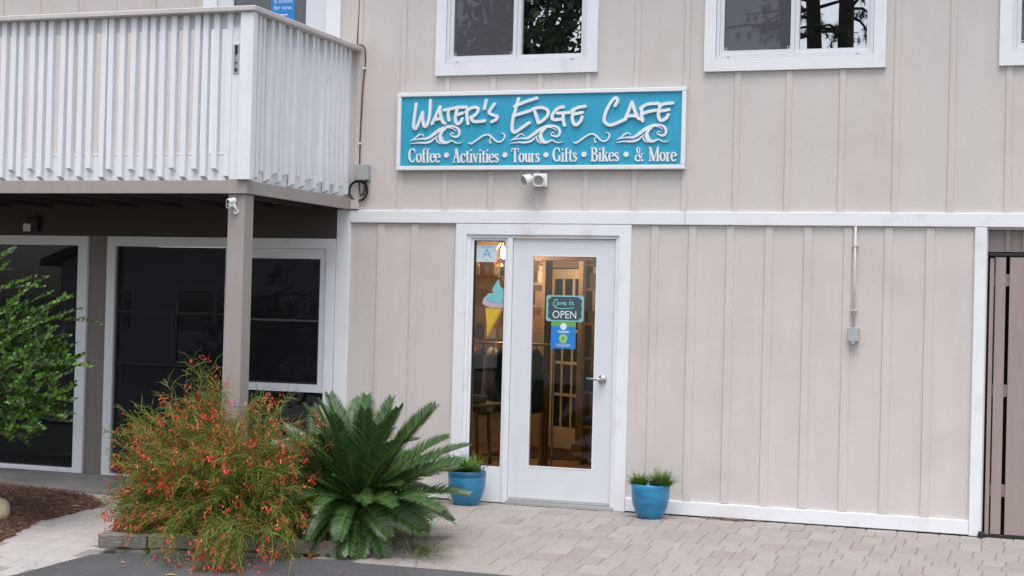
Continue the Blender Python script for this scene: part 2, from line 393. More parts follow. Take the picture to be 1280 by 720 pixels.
# paved apron: joint sand bed + single paving blocks
patio = ground_sheet('paver_patio', [(-7, -0.005), (8, -0.005), (8, -2.6), (-1.4, -3.0), (-1.9, -8), (-7, -8)], -0.008, 'paver_joint')
rnd = random.Random(3)
def paver_mesh(w, d):
    m = MB(); h = 0.05; b = 0.005; jz = 0.0
    vs = []
    for (ins, z) in ((0.0, -h), (0.0, -b), (b, 0.0)):
        for sx, sy in ((-1, -1), (1, -1), (1, 1), (-1, 1)):
            vs.append((sx * (w / 2 - ins), sy * (d / 2 - ins), z))
    fs = [(8, 9, 10, 11)]
    for r in (0, 4):
        for k in range(4): fs.append((r + k, r + (k + 1) % 4, r + 4 + (k + 1) % 4, r + 4 + k))
    return m.add(vs, fs)
PM = {}
spots = []
GAP = 0.0045
y = -0.006; first = True
while y > -7.6:
    d = 0.152 if first else rnd.choice((0.228, 0.228, 0.152)); first = False
    x = -6.8 + rnd.uniform(0, 0.2)
    while x < 7.5:
        w = rnd.choice((0.152, 0.152, 0.228, 0.152))
        cx = x + w / 2; cy = y - d / 2; x += w
        if inpoly(cx, cy, asph_poly) or inpoly(cx, cy, bed_poly) or inpoly(cx, cy, mulch_poly): continue
        if cx < -2.2 and cy > -0.86: continue
        if cy < -2.55 and cx > -2.2: continue
        spots.append((cx, cy, w, d))
    y -= d
def scr(p):
    v = Vector(p) - CAM_POS; z = v.dot(R2); return 0.5 + v.dot(R0) / z * 55.35 / 36, 0.5 * 9 / 16 - v.dot(R1) / z * 55.35 / 36, z
def vis(s):
    sx, sy, z = scr((s[0], s[1], g(s[1]))); inside = -0.01 < sx < 1.01 and sy < 0.575 and z > 1
    hid = 0.12 < sx < 0.44 and sy < 0.54
    return (2 if inside and not hid else 1 if inside else 0), s[2] * s[3] / z ** 3
spots.sort(key=lambda s: vis(s), reverse=True)
SL = math.atan(0.09)
rest = MB()
for i, (cx, cy, w, d) in enumerate(spots):
    key = (w, d); left = cx < -2.0
    if key not in PM:
        PM[key] = paver_mesh(w - GAP, d - GAP).mesh('paver'); PM[key].materials.append(MATS['paver'])
        PM[(key, 1)] = PM[key].copy(); PM[(key, 1)].materials[0] = MATS['sandy_paver']
    z = g(cy) + rnd.uniform(-0.002, 0.0015); tilt = (0 if cy > -0.35 else SL) + rnd.uniform(-0.01, 0.01); rz = rnd.uniform(-0.012, 0.012)
    if cy < -3.3: tilt = 0.01
    if i < 300:
        o = bpy.data.objects.new('paver', PM[(key, 1)] if left else PM[key]); COL.objects.link(o); o.parent = patio
        o.location = (cx, cy, z); o.rotation_euler = (tilt, rnd.uniform(-0.008, 0.008), rz)
    else:
        Mx = Matrix.Translation((cx, cy, z)) @ Matrix.Rotation(rz, 4, 'Z') @ Matrix.Rotation(tilt, 4, 'X')
        pm = paver_mesh(w - GAP, d - GAP); rest.add([Mx @ Vector(v) for v in pm.v], pm.f)
o = obj('paver_field', rest, 'paver', patio); o['kind'] = 'stuff'

# porch slab in three pours with open joints
slab = ground_sheet('porch_slab', [(-7, -0.012), (-1.62, -0.012), (-1.62, -0.85), (-7, -0.85)], -0.008, 'paver_joint')
for x0, x1 in ((-6.9, -4.55), (-4.54, -3.35), (-3.34, -1.63)):
    for yy0, yy1, jz in ((-0.36, -0.015, 0), (-0.84, -0.368, 0)):
        m = MB(); m.add([(x0, yy0, g(yy0) + .012), (x1, yy0, g(yy0) + .012), (x1, yy1, g(yy1) + .012), (x0, yy1, g(yy1) + .012),
                         (x0, yy0, -.2), (x1, yy0, -.2), (x1, yy1, -.2), (x0, yy1, -.2)],
                        [(0, 1, 2, 3), (4, 5, 1, 0), (5, 6, 2, 1), (6, 7, 3, 2), (7, 4, 0, 3)])
        obj('slab_panel', m, 'slab', slab)

# mulch bed
def fill_height(poly, x, y, edge=0.3):
    dmin = 9
    for i in range(len(poly)):
        a = Vector(poly[i]); b = Vector(poly[(i + 1) % len(poly)]); p = Vector((x, y)); t = max(0, min(1, (p - a).dot(b - a) / (b - a).length_squared))
        dmin = min(dmin, (a + (b - a) * t - p).length)
    return min(1, dmin / edge)
def mound(name, poly, h, material, step=0.06, edge=0.35, xmin=-5.2, seed=1):
    r = random.Random(seed)
    bm = bmesh.new(); f = bm.faces.new([bm.verts.new((x, y, 0)) for x, y in poly])
    xs = [p[0] for p in poly]; ysq = [p[1] for p in poly]
    k = max(min(xs), xmin)
    while k < max(xs):
        bmesh.ops.bisect_plane(bm, geom=bm.verts[:] + bm.edges[:] + bm.faces[:], plane_co=(k, 0, 0), plane_no=(1, 0, 0)); k += step
    k = max(min(ysq), -3.4)
    while k < max(ysq):
        bmesh.ops.bisect_plane(bm, geom=bm.verts[:] + bm.edges[:] + bm.faces[:], plane_co=(0, k, 0), plane_no=(0, 1, 0)); k += step
    for v in bm.verts:
        t = fill_height(poly, v.co.x, v.co.y, edge); v.co.z = g(v.co.y) - 0.012 + h * (t * (2 - t)) + (r.uniform(-.012, .012) if t > 0.02 else 0.0)
    for f in bm.faces:
        f.normal_update()
        if f.normal.z < 0: f.normal_flip()
    me = bpy.data.meshes.new(name); bm.to_mesh(me); bm.free()
    for p in me.polygons: p.use_smooth = True
    return obj(name, me, material)
mo = mound('mulch_bed', mulch_poly, 0.09, 'mulch_base'); mo['kind'] = 'structure'
mm = MB(); r = random.Random(5)
for i in range(9000):
    x = r.uniform(-4.6, -2.95); y = r.uniform(-3.2, -0.85)
    if not inpoly(x, y, mulch_poly):
        if r.random() > 0.06 or not inpoly(x - 0.07, y + .05, mulch_poly): continue
        t = 0
    else: t = fill_height(mulch_poly, x, y, .35)
    z = g(y) + 0.09 * t * (2 - t) + r.uniform(-0.005, 0.014); a = r.uniform(0, 2 * PI); L = r.uniform(0.02, 0.06); w = r.uniform(0.003, 0.009)
    d = Vector((math.cos(a), math.sin(a), r.uniform(-.35, .35))) * L / 2; n = Vector((-math.sin(a), math.cos(a), r.uniform(-.5, .5))) * w / 2; c = Vector((x, y, z))
    mm.add([c - d - n, c - d + n, c + d + n * .6, c + d - n * .6], [(0, 1, 2, 3)])
o = obj('mulch_chips', mm, 'mulch'); tag(o, 'loose red-brown bark and straw mulch heaped beside the paved path', 'mulch', kind='stuff')
sb = mound('planting_bed', bed_poly, 0.07, 'sand_soil', 0.05, 0.3, -2.3, 2); sb['kind'] = 'structure'

# ------------------------------------------------------------------ building
B = empty('cafe_building', (0, 0, 0)); tag(B, 'two-storey beige board-and-batten cafe building with white trim and a corner balcony', 'building')
upper_holes = [(-0.68, 0.64, 3.55, 4.95), (1.60, 2.92, 3.53, 4.95), (3.83, 5.15, 3.52, 4.95), (-2.86, -1.68, 2.5, 4.75)]
obj('wall', MB().holes(-7.5, 7.5, 2.26, 5.4, upper_holes, 0.0, 0.14), 'siding', B)
obj('wall', MB().holes(-1.475, 3.735, 0.002, 2.26, [(-0.45, 0.955, -0.2, 2.215)], 0.0, 0.14), 'siding', B)
obj('foundation', MB().box(0.956, 3.73, 0.03, 0.14, -0.15, 0.0), 'foundation', B); obj('foundation', MB().box(-1.47, -0.451, 0.03, 0.14, -0.15, 0.0), 'foundation', B)
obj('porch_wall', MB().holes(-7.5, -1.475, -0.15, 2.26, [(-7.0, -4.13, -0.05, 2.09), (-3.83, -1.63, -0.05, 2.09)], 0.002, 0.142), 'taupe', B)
obj('porch_header_shaded', MB().box(-7.45, -1.60, -0.018, 0.001, 2.137, 2.436), 'header_brown_shaded', B)  # brown board over the porch wall; balcony shade is partly put into its colour
# battens
def batten(x, w, z0, z1, m='siding'):
    d = random.uniform(-0.002, 0.002)
    obj('batten', MB().bbox(x - w / 2 + d, x + w / 2 + d, -0.0115, 0.004, z0, z1, 0.004), m, B)
cas = [(-0.722, 0.685, 3.508, 5.2), (1.561, 2.962, 3.485, 5.2), (3.786, 5.2, 3.476, 5.2), (-2.96, -1.60, 2.4, 4.85)]
for k in range(-13, 16):
    x = -1.025 + 0.4075 * k; top = 5.35; lo = 2.382
    hit = [c for c in cas if c[0] - 0.03 < x < c[1] + 0.03]
    if hit:
        if hit[0][2] < 2.5:
            batten(x, 0.048, hit[0][3] + .002, top); continue
        top = hit[0][2] - 0.002
    batten(x, 0.048, lo, top)
for k in range(8): batten(1.194 + 0.3035 * k, 0.064, 0.099, 2.272)
for x in (-1.188, -0.88): batten(x, 0.064, 0.099, 2.272)
# trim boards
obj('band_board', MB().bbox(-1.467, 1.437, -0.030, 0.003, 2.276, 2.380, 0.004), 'white_trim', B)
obj('band_board', MB().bbox(1.4395, 7.4, -0.030, 0.003, 2.276, 2.380, 0.004), 'white_trim', B)
obj('base_board', MB().bbox(1.006, 3.640, -0.028, 0.003, -0.010, 0.096, 0.004), 'white_trim', B)
obj('base_board', MB().bbox(-1.466, -0.502, -0.028, 0.003, -0.010, 0.096, 0.004), 'white_trim', B)
obj('corner_board', MB().bbox(3.6415, 3.727, -0.030, 0.16, -0.016, 2.274, 0.004), 'white_trim', B)
obj('corner_board', MB().bbox(-1.594, -1.468, -0.026, 0.001, -0.016, 2.385, 0.004), 'white_trim', B)
# upper sliding windows
def slider(x0, x1, z0, z1, gx):
    w = obj('window', MB().ring(x0, x1, z0, z1 + 0.09, 0.09, -0.034, 0.02, wb=0.10), 'white_trim', B)
    fx0, fx1, fz0 = x0 + 0.093, x1 - 0.093, z0 + 0.103
    obj('frame', MB().ring(fx0, fx1, fz0, z1, 0.026, -0.024, 0.06), 'vinyl', w)
    xm = (fx0 + fx1) / 2 - 0.01
    obj('sash', MB().ring(fx0 + 0.027, xm + 0.015, fz0 + 0.027, z1 - .03, 0.032, -0.012, 0.03), 'vinyl', w)
    obj('sash', MB().ring(xm + 0.017, fx1 - 0.027, fz0 + 0.027, z1 - .03, 0.030, -0.004, 0.05, wr=0.026), 'vinyl', w)
    obj('pane', MB().box(fx0 + 0.05, xm, 0.02, 0.024, fz0 + 0.05, z1 - .05), 'dark_glass', w)
    obj('pane', MB().box(xm + 0.04, fx1 - 0.05, 0.026, 0.030, fz0 + 0.05, z1 - .05), 'dark_glass', w)
    obj('insect_screen', MB().add([(fx0 + 0.059, -0.002, fz0 + 0.059), (xm - 0.017, -0.002, fz0 + 0.059), (xm - 0.017, -0.002, z1 - .062), (fx0 + 0.059, -0.002, z1 - .062)], [(0, 1, 2, 3)]), 'insect_screen', w)
    for cx in (fx0 + 0.072, xm - 0.03):
        obj('screen_clip', MB().ring(cx - 0.010, cx + 0.010, fz0 + 0.06, fz0 + 0.084, 0.003, -0.006, -0.003), 'vinyl', w)
    for cx in (fx0 + 0.10, fx1 - 0.12):
        obj('weep_cover', MB().box(cx - 0.012, cx + 0.012, -0.0275, -0.0245, fz0 + 0.003, fz0 + 0.010), 'lens_grey', w)
slider(-0.722, 0.685, 3.507, 4.85, 0); slider(1.561, 2.962, 3.485, 4.85, 0); slider(3.786, 5.187, 3.474, 4.85, 0)
# balcony door (only its lower half shows above the rail)
bd = obj('balcony_door', MB().ring(-2.95, -1.61, 2.5, 4.85, 0.135, -0.034, 0.02, wb=0.0), 'white_trim', B)
obj('sash', MB().ring(-2.812, -1.747, 2.52, 4.7, 0.15, -0.012, 0.045, wb=0.25, wr=0.20), 'vinyl', bd)
obj('pane', MB().box(-2.67, -1.94, 0.012, 0.02, 2.76, 4.56), 'porch_glass', bd)
# porch windows
pw = obj('porch_window', MB().ring(-7.1, -4.075, -0.045, 2.135, 0.10, -0.03, 0.02, wb=0.055, wt=0.085), 'white_trim', B)
obj('pane', MB().box(-7.0, -4.17, 0.05, 0.056, 0.01, 2.05), 'porch_glass', pw)
obj('insect_screen', MB().add([(-7.0, -0.012, 0.031), (-4.17, -0.012, 0.031), (-4.17, -0.012, 2.05), (-7.0, -0.012, 2.05)], [(0, 1, 2, 3)]), 'porch_screen', pw)
obj('muntin', MB().box(-6.99, -4.18, 0.022, 0.046, 1.30, 1.318), 'muntin_grey', pw)
obj('sill_rail', MB().box(-6.99, -4.16, -0.005, 0.048, 0.011, 0.03), 'white_trim', pw)
pw = obj('porch_window', MB().ring(-3.868, -1.597, -0.045, 2.135, 0.085, -0.03, 0.02, wb=0.055), 'white_trim', B)
obj('frame', MB().box(-2.66, -2.56, -0.024, 0.05, 0.012, 2.048), 'white_trim', pw)
obj('pane', MB().box(-3.78, -2.665, 0.05, 0.056, 0.012, 2.047), 'porch_glass', pw)
obj('insect_screen', MB().add([(-3.78, -0.012, 0.012), (-2.665, -0.012, 0.012), (-2.665, -0.012, 2.047), (-3.78, -0.012, 2.047)], [(0, 1, 2, 3)]), 'porch_screen', pw)
for z in (1.455, 0.99): obj('muntin', MB().box(-3.775, -2.67, 0.000, 0.012, z, z + 0.018), 'muntin_grey', pw)
obj('muntin', MB().box(-3.20, -3.186, 0.001, 0.011, 1.009, 1.454), 'muntin_grey', pw)
w2 = obj('hung_window', MB().ring(-2.558, -1.684, 0.815, 2.046, 0.062, -0.012, 0.045, wb=0.068, wt=0.085), 'vinyl', B)
obj('pane', MB().box(-2.50, -1.74, 0.03, 0.036, 0.88, 1.965), 'porch_glass', w2)
obj('insect_screen', MB().add([(-2.494, 0.005, 0.884), (-1.747, 0.005, 0.884), (-1.747, 0.005, 1.96), (-2.494, 0.005, 1.96)], [(0, 1, 2, 3)]), 'porch_screen', w2)
obj('muntin', MB().box(-2.492, -1.749, 0.007, 0.014, 1.42, 1.436), 'lens_grey', w2)
obj('screen_edge', MB().ring(-2.4955, -1.7465, 0.8835, 1.9605, 0.016, -0.006, 0.004), 'black_metal', w2)
obj('dark_panel', MB().box(-2.558, -1.684, 0.02, 0.05, 0.012, 0.813), 'porch_glass', w2)
# entrance: casing, sidelight, door
ent = obj('door_casing', MB().ring(-0.499, 1.003, -0.016, 2.274, 0.096, -0.027, 0.02, wb=0.0, wt=0.088), 'white_trim', B)
obj('jamb', MB().ring(-0.4025, 0.9065, -0.014, 2.185, 0.03, -0.010, 0.10, wb=0.0, wt=0.026), 'white_trim', ent)
obj('mullion', MB().bbox(-0.048, -0.004, -0.014, 0.10, -0.014, 2.158, 0.003), 'white_trim', ent)
sl = obj('sidelight', MB().ring(-0.372, -0.0485, -0.014, 2.158, 0.024, 0.004, 0.07, wb=0.292, wt=0.02), 'white_trim', B)
obj('pane', MB().box(-0.350, -0.070, 0.034, 0.040, 0.27, 2.14), 'door_glass', sl)
obj('gasket', MB().ring(-0.3475, -0.073, 0.2785, 2.1375, 0.006, 0.012, 0.033), 'rubber', sl)
dr = obj('entrance_door', MB().ring(-0.001, 0.874, 0.005, 2.154, 0.166, 0.012, 0.057, wb=0.288, wt=0.134, wr=0.159), 'vinyl', B)
obj('pane', MB().box(0.160, 0.720, 0.032, 0.038, 0.285, 2.025), 'door_glass', dr)
obj('glazing_bead', MB().ring(0.163, 0.717, 0.2915, 2.0215, 0.008, 0.009, 0.031), 'white_trim', dr)
obj('threshold', MB().box(-0.002, 0.905, -0.05, 0.10, -0.018, 0.003).box(-0.002, 0.905, -0.02, 0.011, 0.003, 0.012), 'alu', dr)
obj('door_sweep', MB().box(0.01, 0.864, 0.004, 0.0115, 0.014, 0.036), 'grey_box', dr)
dh = MB().tube([(0.785, 0.0125, 1.03), (0.785, -0.006, 1.03)], 0.034, 20).tube([(0.785, -0.006, 1.03), (0.785, -0.045, 1.03)], 0.014, 12)
dh.tube([(0.792, -0.05, 1.03), (0.76, -0.056, 1.031), (0.72, -0.056, 1.033), (0.668, -0.050, 1.032)], [0.014, 0.012, 0.011, 0.009], 10)
obj('door_handle', dh, 'steel', dr, smooth=True)
obj('strike_plate', MB().box(0.8745, 0.877, 0.006, 0.05, 0.97, 1.10), 'steel', dr)

# gate bay on the right: dark header, black top bar, brown boards
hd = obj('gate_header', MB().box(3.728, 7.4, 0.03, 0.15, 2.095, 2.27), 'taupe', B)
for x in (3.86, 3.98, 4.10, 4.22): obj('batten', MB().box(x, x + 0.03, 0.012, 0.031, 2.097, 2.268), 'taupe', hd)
obj('gate_back_wall', MB().box(3.74, 7.4, 1.2, 1.3, -0.15, 2.6), 'room_dark', B)
obj('gate_back_wall', MB().box(3.60, 3.7395, 0.145, 1.2, -0.15, 2.6), 'room_dark', B)
gt = empty('wooden_gate', (3.75, 0.05, -0.02)); tag(gt, 'brown vertical-board wooden gate with black top rail at the right edge', 'gate')
def gb(name, x0, x1, y0, y1, z0, z1, m='gate_brown'): return obj(name, MB().bbox(x0 - 3.75, x1 - 3.75, y0 - 0.05, y1 - 0.05, z0 + .02, z1 + .02, 0.003), m, gt)
gb('stile', 3.752, 3.782, 0.01, 0.06, 0.0, 2.05)
for x0, x1 in ((3.793, 3.866), (3.893, 4.06), (4.066, 4.23), (4.236, 4.40), (4.406, 4.57), (4.576, 4.74)):
    gb('board', x0, x1, 0.0, 0.022, 0.005, 2.055)
for z in (0.28, 1.02, 1.84): gb('cross_rail', 3.783, 4.74, 0.024, 0.06, z, z + 0.09)
gb('top_rail', 3.745, 4.76, -0.004, 0.05, 2.062, 2.085, 'black_metal')
gb('bottom_rail', 3.745, 4.76, 0.002, 0.05, -0.022, 0.001, 'black_metal')
obj('drain_cap', MB().lathe([(0.0, 0.05), (0.02, 0.045), (0.026, 0.03), (0.028, 0.0)], (3.735, -0.055, -0.02), 14), 'black_metal', gt).location = (-3.75, -0.05, 0.02)

# balcony
BX, BY = -1.467, -1.83
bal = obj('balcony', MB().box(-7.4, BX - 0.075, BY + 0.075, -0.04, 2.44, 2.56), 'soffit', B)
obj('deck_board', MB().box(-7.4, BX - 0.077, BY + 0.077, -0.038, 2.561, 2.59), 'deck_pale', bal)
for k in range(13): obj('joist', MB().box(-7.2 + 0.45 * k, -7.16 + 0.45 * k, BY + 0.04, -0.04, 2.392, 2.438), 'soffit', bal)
obj('fascia', MB().bbox(-7.4, BX, BY, BY + 0.028, 2.387, 2.485, 0.003), 'taupe_post', bal)
obj('fascia', MB().bbox(BX - 0.028, BX, BY + 0.030, -0.002, 2.387, 2.485, 0.003), 'taupe_post', bal)
obj('ledger_end', MB().bbox(BX + 0.002, BX + 0.075, -0.045, -0.002, 2.390, 2.47, 0.003), 'siding', bal)
obj('skirt_board', MB().bbox(-7.4, BX - 0.03, BY + 0.042, BY + 0.07, 2.487, 2.672, 0.003), 'white_slat', bal)
obj('skirt_board', MB().bbox(BX - 0.07, BX - 0.042, BY + 0.072, -0.03, 2.487, 2.672, 0.003), 'white_slat', bal)
obj('lower_rail', MB().bbox(-7.4, BX - 0.03, BY + 0.042, BY + 0.078, 2.678, 2.70, 0.003), 'white_slat', bal)
obj('lower_rail', MB().bbox(BX - 0.07, BX - 0.042, BY + 0.08, -0.03, 2.678, 2.70, 0.003), 'white_slat', bal)
obj('upper_rail', MB().bbox(-7.4, BX - 0.03, BY + 0.042, BY + 0.08, 3.635, 3.728, 0.003), 'white_slat', bal)
obj('upper_rail', MB().bbox(BX - 0.07, BX - 0.042, BY + 0.082, -0.03, 3.635, 3.728, 0.003), 'white_slat', bal)
obj('cap_rail', MB().bbox(-7.4, BX + 0.06, BY - 0.06, BY + 0.10, 3.738, 3.778, 0.006), 'rail_cap', bal)
obj('cap_rail', MB().bbox(BX - 0.10, BX + 0.06, BY + 0.102, -0.004, 3.738, 3.778, 0.006), 'rail_cap', bal)
cp = MB().bbox(BX - 0.075, BX + 0.036, BY - 0.034, BY + 0.04, 2.488, 3.737, 0.004)
for z in (2.53, 2.66):
    for x in (BX - 0.05, BX + 0.01): cp.tube([(x, BY - 0.034, z), (x, BY - 0.037, z)], 0.005, 6)
obj('corner_post', cp, 'white_slat', bal)
# wide board with a recessed metal latch beside the corner post
obj('side_board', MB().holes(BX - 0.165, BX - 0.079, 2.492, 3.635, [(BX - 0.148, BX - 0.10, 3.285, 3.505)], BY + 0.012, BY + 0.034), 'white_slat', bal)
lt = obj('latch', MB().ring(BX - 0.147, BX - 0.101, 3.286, 3.504, 0.008, BY + 0.004, BY + 0.03).box(BX - 0.139, BX - 0.109, BY + 0.026, BY + 0.031, 3.29, 3.50), 'alu', bal)
obj('latch_slot', MB().box(BX - 0.138, BX - 0.118, BY + 0.02, BY + 0.0255, 3.43, 3.49).box(BX - 0.138, BX - 0.110, BY + 0.02, BY + 0.0255, 3.30, 3.325).box(BX - 0.138, BX - 0.112, BY + 0.018, BY + 0.0255, 3.365, 3.372), 'lens_dark', bal)
def slat_mesh(zb):
    h = 0.0222; zt = 3.736; c = 0.022
    m = MB(); m.add([(-h, -h, zb + c), (h, -h, zb + c), (h, h, zb), (-h, h, zb), (-h, -h, zt), (h, -h, zt), (h, h, zt), (-h, h, zt)],
                    [(3, 2, 1, 0), (4, 5, 6, 7), (0, 1, 5, 4), (1, 2, 6, 5), (2, 3, 7, 6), (3, 0, 4, 7)])
    me = m.mesh('slat'); me.materials.append(MATS['white_slat']); return me
SM = [slat_mesh(2.493), slat_mesh(2.56), slat_mesh(2.497), slat_mesh(2.552)]
rs = random.Random(11)
k = 0; x = BX - 0.19
while x > -4.4:
    o = bpy.data.objects.new('slat', SM[(k % 2) + 2 * rs.randint(0, 1)]); COL.objects.link(o); o.parent = bal
    o.location = (x + rs.uniform(-.004, .004), BY + 0.02 + rs.uniform(-.001, .001), 0); o.rotation_euler = (0, rs.uniform(-.004, .004), 0)
    k += 1; x -= 0.0915
y = BY + 0.13; k = 0
while y < -0.03:
    o = bpy.data.objects.new('slat', SM[(k % 2) + 2 * rs.randint(0, 1)]); COL.objects.link(o); o.parent = bal
    o.location = (BX - 0.018, y + rs.uniform(-.004, .004), 0); o.rotation_euler = (rs.uniform(-.004, .004), 0, PI / 2)
    k += 1; y += 0.1
# balcony post
obj('support_post', MB().bbox(-1.640, -1.500, -1.80, -1.66, -0.30, 2.386, 0.004), 'taupe_post', B)
obj('roof', MB().box(-7.5, 7.5, -0.5, 6.5, 5.41, 5.6), 'soffit', B)
obj('side_wall', MB().box(7.36, 7.5, 0.15, 6.4, -0.15, 5.4), 'siding', B)
obj('side_wall', MB().box(-7.5, -7.36, 0.15, 6.4, -0.15, 5.4), 'siding', B)
obj('upper_floor', MB().box(-7.35, 7.35, 0.15, 6.4, 2.62, 2.75), 'room_dark', B)

# ------------------------------------------------------------------ shop interior
obj('room_floor', MB().box(-2.6, 2.5, 0.145, 5.2, -0.10, 0.0), 'room_floor', B)
obj('room_ceiling', MB().box(-2.6, 2.5, 0.145, 5.2, 2.48, 2.55), 'room_wall', B)
obj('room_wall', MB().holes(-2.6, 2.5, 0.001, 2.479, [(-1.30, -0.45, 0.0, 2.05)], 5.0, 5.1), 'room_wall', B)
obj('room_wall', MB().box(-2.7, -2.601, 0.145, 5.2, 0.001, 2.479), 'room_wood', B)
obj('room_wall', MB().box(2.501, 2.6, 0.145, 5.2, 0.001, 2.479), 'room_wall', B)
obj('back_room', MB().box(-2.6, 1.0, 6.6, 6.7, -0.1, 2.5).box(-2.7, -2.6, 5.21, 6.7, -0.1, 2.5).box(1.0, 1.1, 5.21, 6.7, -0.1, 2.5).box(-2.6, 1.0, 5.21, 6.6, -0.1, 0.0), 'room_dark', B)
obj('ceiling_beam', MB().box(-2.59, 2.49, 2.35, 2.5, 2.055, 2.478), 'room_wood', B)
obj('column', MB().box(-0.62, -0.40, 3.9, 4.12, 0.002, 2.478).box(-0.65, -0.37, 3.87, 4.15, 0.002, 0.15), 'room_wood', B)
fd = empty('inner_door', (-1.30, 4.97, 0), B); fd.rotation_euler = (0, 0, math.radians(-38))
obj('leaf', MB().ring(0, 0.80, 0.01, 2.03, 0.11, -0.02, 0.02, wb=0.24), 'room_white', fd)
for zz in (0.60, 0.96, 1.32, 1.68): obj('muntin', MB().box(0.111, 0.689, -0.012, 0.012, zz, zz + 0.03), 'room_white', fd)
for xx in (0.295, 0.49):
    obj('muntin', MB().box(xx, xx + 0.025, -0.0115, 0.0115, 0.251, 1.919), 'room_white', fd)
obj('pane', MB().box(0.111, 0.689, -0.002, 0.002, 0.251, 1.919), 'door_glass', fd)
# pendant lamps
def pendant(x, y, z, lbl, watts):
    p = empty('pendant_lamp', (x, y, 2.48)); tag(p, lbl, 'lamp', 'pendant lamps in the shop')
    dz = z - 2.48
    obj('cord', MB().tube([(0, 0, 0), (0, 0, dz + 0.1)], 0.005, 6), 'rubber', p)
    sh = MB()
    for k in range(12):
        a = 2 * PI * k / 12
        sh.tube([(0.02 * math.cos(a), 0.02 * math.sin(a), dz + 0.13), (0.11 * math.cos(a), 0.11 * math.sin(a), dz + 0.04), (0.13 * math.cos(a + .1), 0.13 * math.sin(a + .1), dz - 0.05), (0.07 * math.cos(a + .2), 0.07 * math.sin(a + .2), dz - 0.12)], 0.008, 5)
    sh.lathe([(0.0, dz + 0.14), (0.035, dz + 0.135), (0.04, dz + 0.10)], (0, 0, 0), 16)
    obj('shade', sh, 'brass', p)
    obj('bulb', MB().lathe([(0.0, dz - 0.05), (0.03, dz - 0.035), (0.04, dz), (0.03, dz + 0.035), (0.015, dz + 0.07)], (0, 0, 0), 14), 'bulb', p, smooth=True)
    ld = bpy.data.lights.new('lamp_light', 'POINT'); ld.energy = watts; ld.color = (1.0, 0.66, 0.36); ld.shadow_soft_size = 0.09
    lo = bpy.data.objects.new('lamp_light', ld); COL.objects.link(lo); lo.parent = p; lo.location = (0, 0, dz - 0.16)
pendant(-0.80, 2.0, 2.10, 'lit brass pendant lamp seen through the top of the narrow side window', 34)
pendant(-1.0, 3.6, 2.22, 'lit brass pendant lamp deep in the shop behind the door glass', 40)
# shelves and goods
rg = random.Random(21)
def shelf_unit(x0, x1, y0, y1, zs, lbl, loc_txt, mats, nitems, hmax=0.2):
    s = empty('shelf_unit', (x0, y0, 0)); tag(s, lbl, 'shelf')
    w = x1 - x0; d = y1 - y0
    obj('side_panel', MB().box(0, 0.03, 0, d, 0.001, zs[-1] + 0.3), 'room_wood', s); obj('side_panel', MB().box(w - 0.03, w, 0, d, 0.001, zs[-1] + 0.3), 'room_wood', s)
    for z in zs: obj('shelf_board', MB().box(0.031, w - 0.031, 0, d, z - 0.025, z), 'room_wood', s)
    along_y = d > w; L = (d if along_y else w) - 0.1
    ordn = ['first', 'second', 'third', 'fourth', 'fifth', 'sixth', 'seventh', 'eighth', 'ninth', 'tenth']
    for zi, z in enumerate(zs):
        t = 0.05; cnt = {}
        lev = 'top' if zi == len(zs) - 1 else 'lowest' if zi == 0 else ordn[zi] + ' lowest'
        while t < w - 0.1:
            kind = rg.random(); h = rg.uniform(0.08, hmax); ww = rg.uniform(0.06, 0.13)
            px, py = x0 + t + ww / 2, y0 + d * 0.4
            m = rg.choice(mats)
            if kind < 0.45:
                o = obj('boxed_gift', MB().bbox(-ww / 2, ww / 2, -ww / 2, ww / 2, 0, h, 0.004), m, None, (px, py, z + 0.001)); c = 'box'; tx = 'boxed gift'
            elif kind < 0.75:
                o = obj('mug', MB().lathe([(0.0, 0.0), (0.036, 0.0), (0.04, 0.01), (0.04, 0.095), (0.036, 0.095), (0.034, 0.012), (0.0, 0.011)], (0, 0, 0), 14).tube([(0.038, 0, 0.08), (0.065, 0, 0.07), (0.065, 0, 0.035), (0.038, 0, 0.02)], 0.006, 6), m, None, (px, py, z + 0.001)); c = 'mug'; tx = 'mug'
            else:
                o = obj('jar', MB().lathe([(0.0, 0), (0.042, 0), (0.045, 0.02), (0.045, 0.11), (0.03, 0.13), (0.034, 0.132), (0.034, 0.16), (0.0, 0.162)], (0, 0, 0), 14), m, None, (px, py, z + 0.001)); c = 'jar'; tx = 'jar'
            cnt[tx] = cnt.get(tx, 0) + 1
            tag(o, '%s %s from the left on the %s shelf %s' % (ordn[cnt[tx] - 1], tx, lev, loc_txt), c, 'goods ' + loc_txt); t += ww + rg.uniform(0.01, 0.05)
shelf_unit(-2.1, -1.15, 3.2, 3.5, (0.45, 0.85, 1.25, 1.62, 1.92), 'tall wooden shelf unit seen through the narrow side window', 'behind the side window', ['goods', 'goods_dark'], 8)
shelf_unit(-0.36, 0.30, 3.2, 3.45, (0.4, 0.75, 1.1, 1.45, 1.8, 2.05), 'wooden shelf unit with gifts at the right of the door glass', 'at right behind the door', ['goods', 'goods_dark'], 8)
shelf_unit(-0.98, -0.57, 2.60, 2.83, (1.38, 1.62, 1.84), 'shelf of canisters high behind the left of the door glass', 'high behind the door', ['goods'], 4, 0.14)
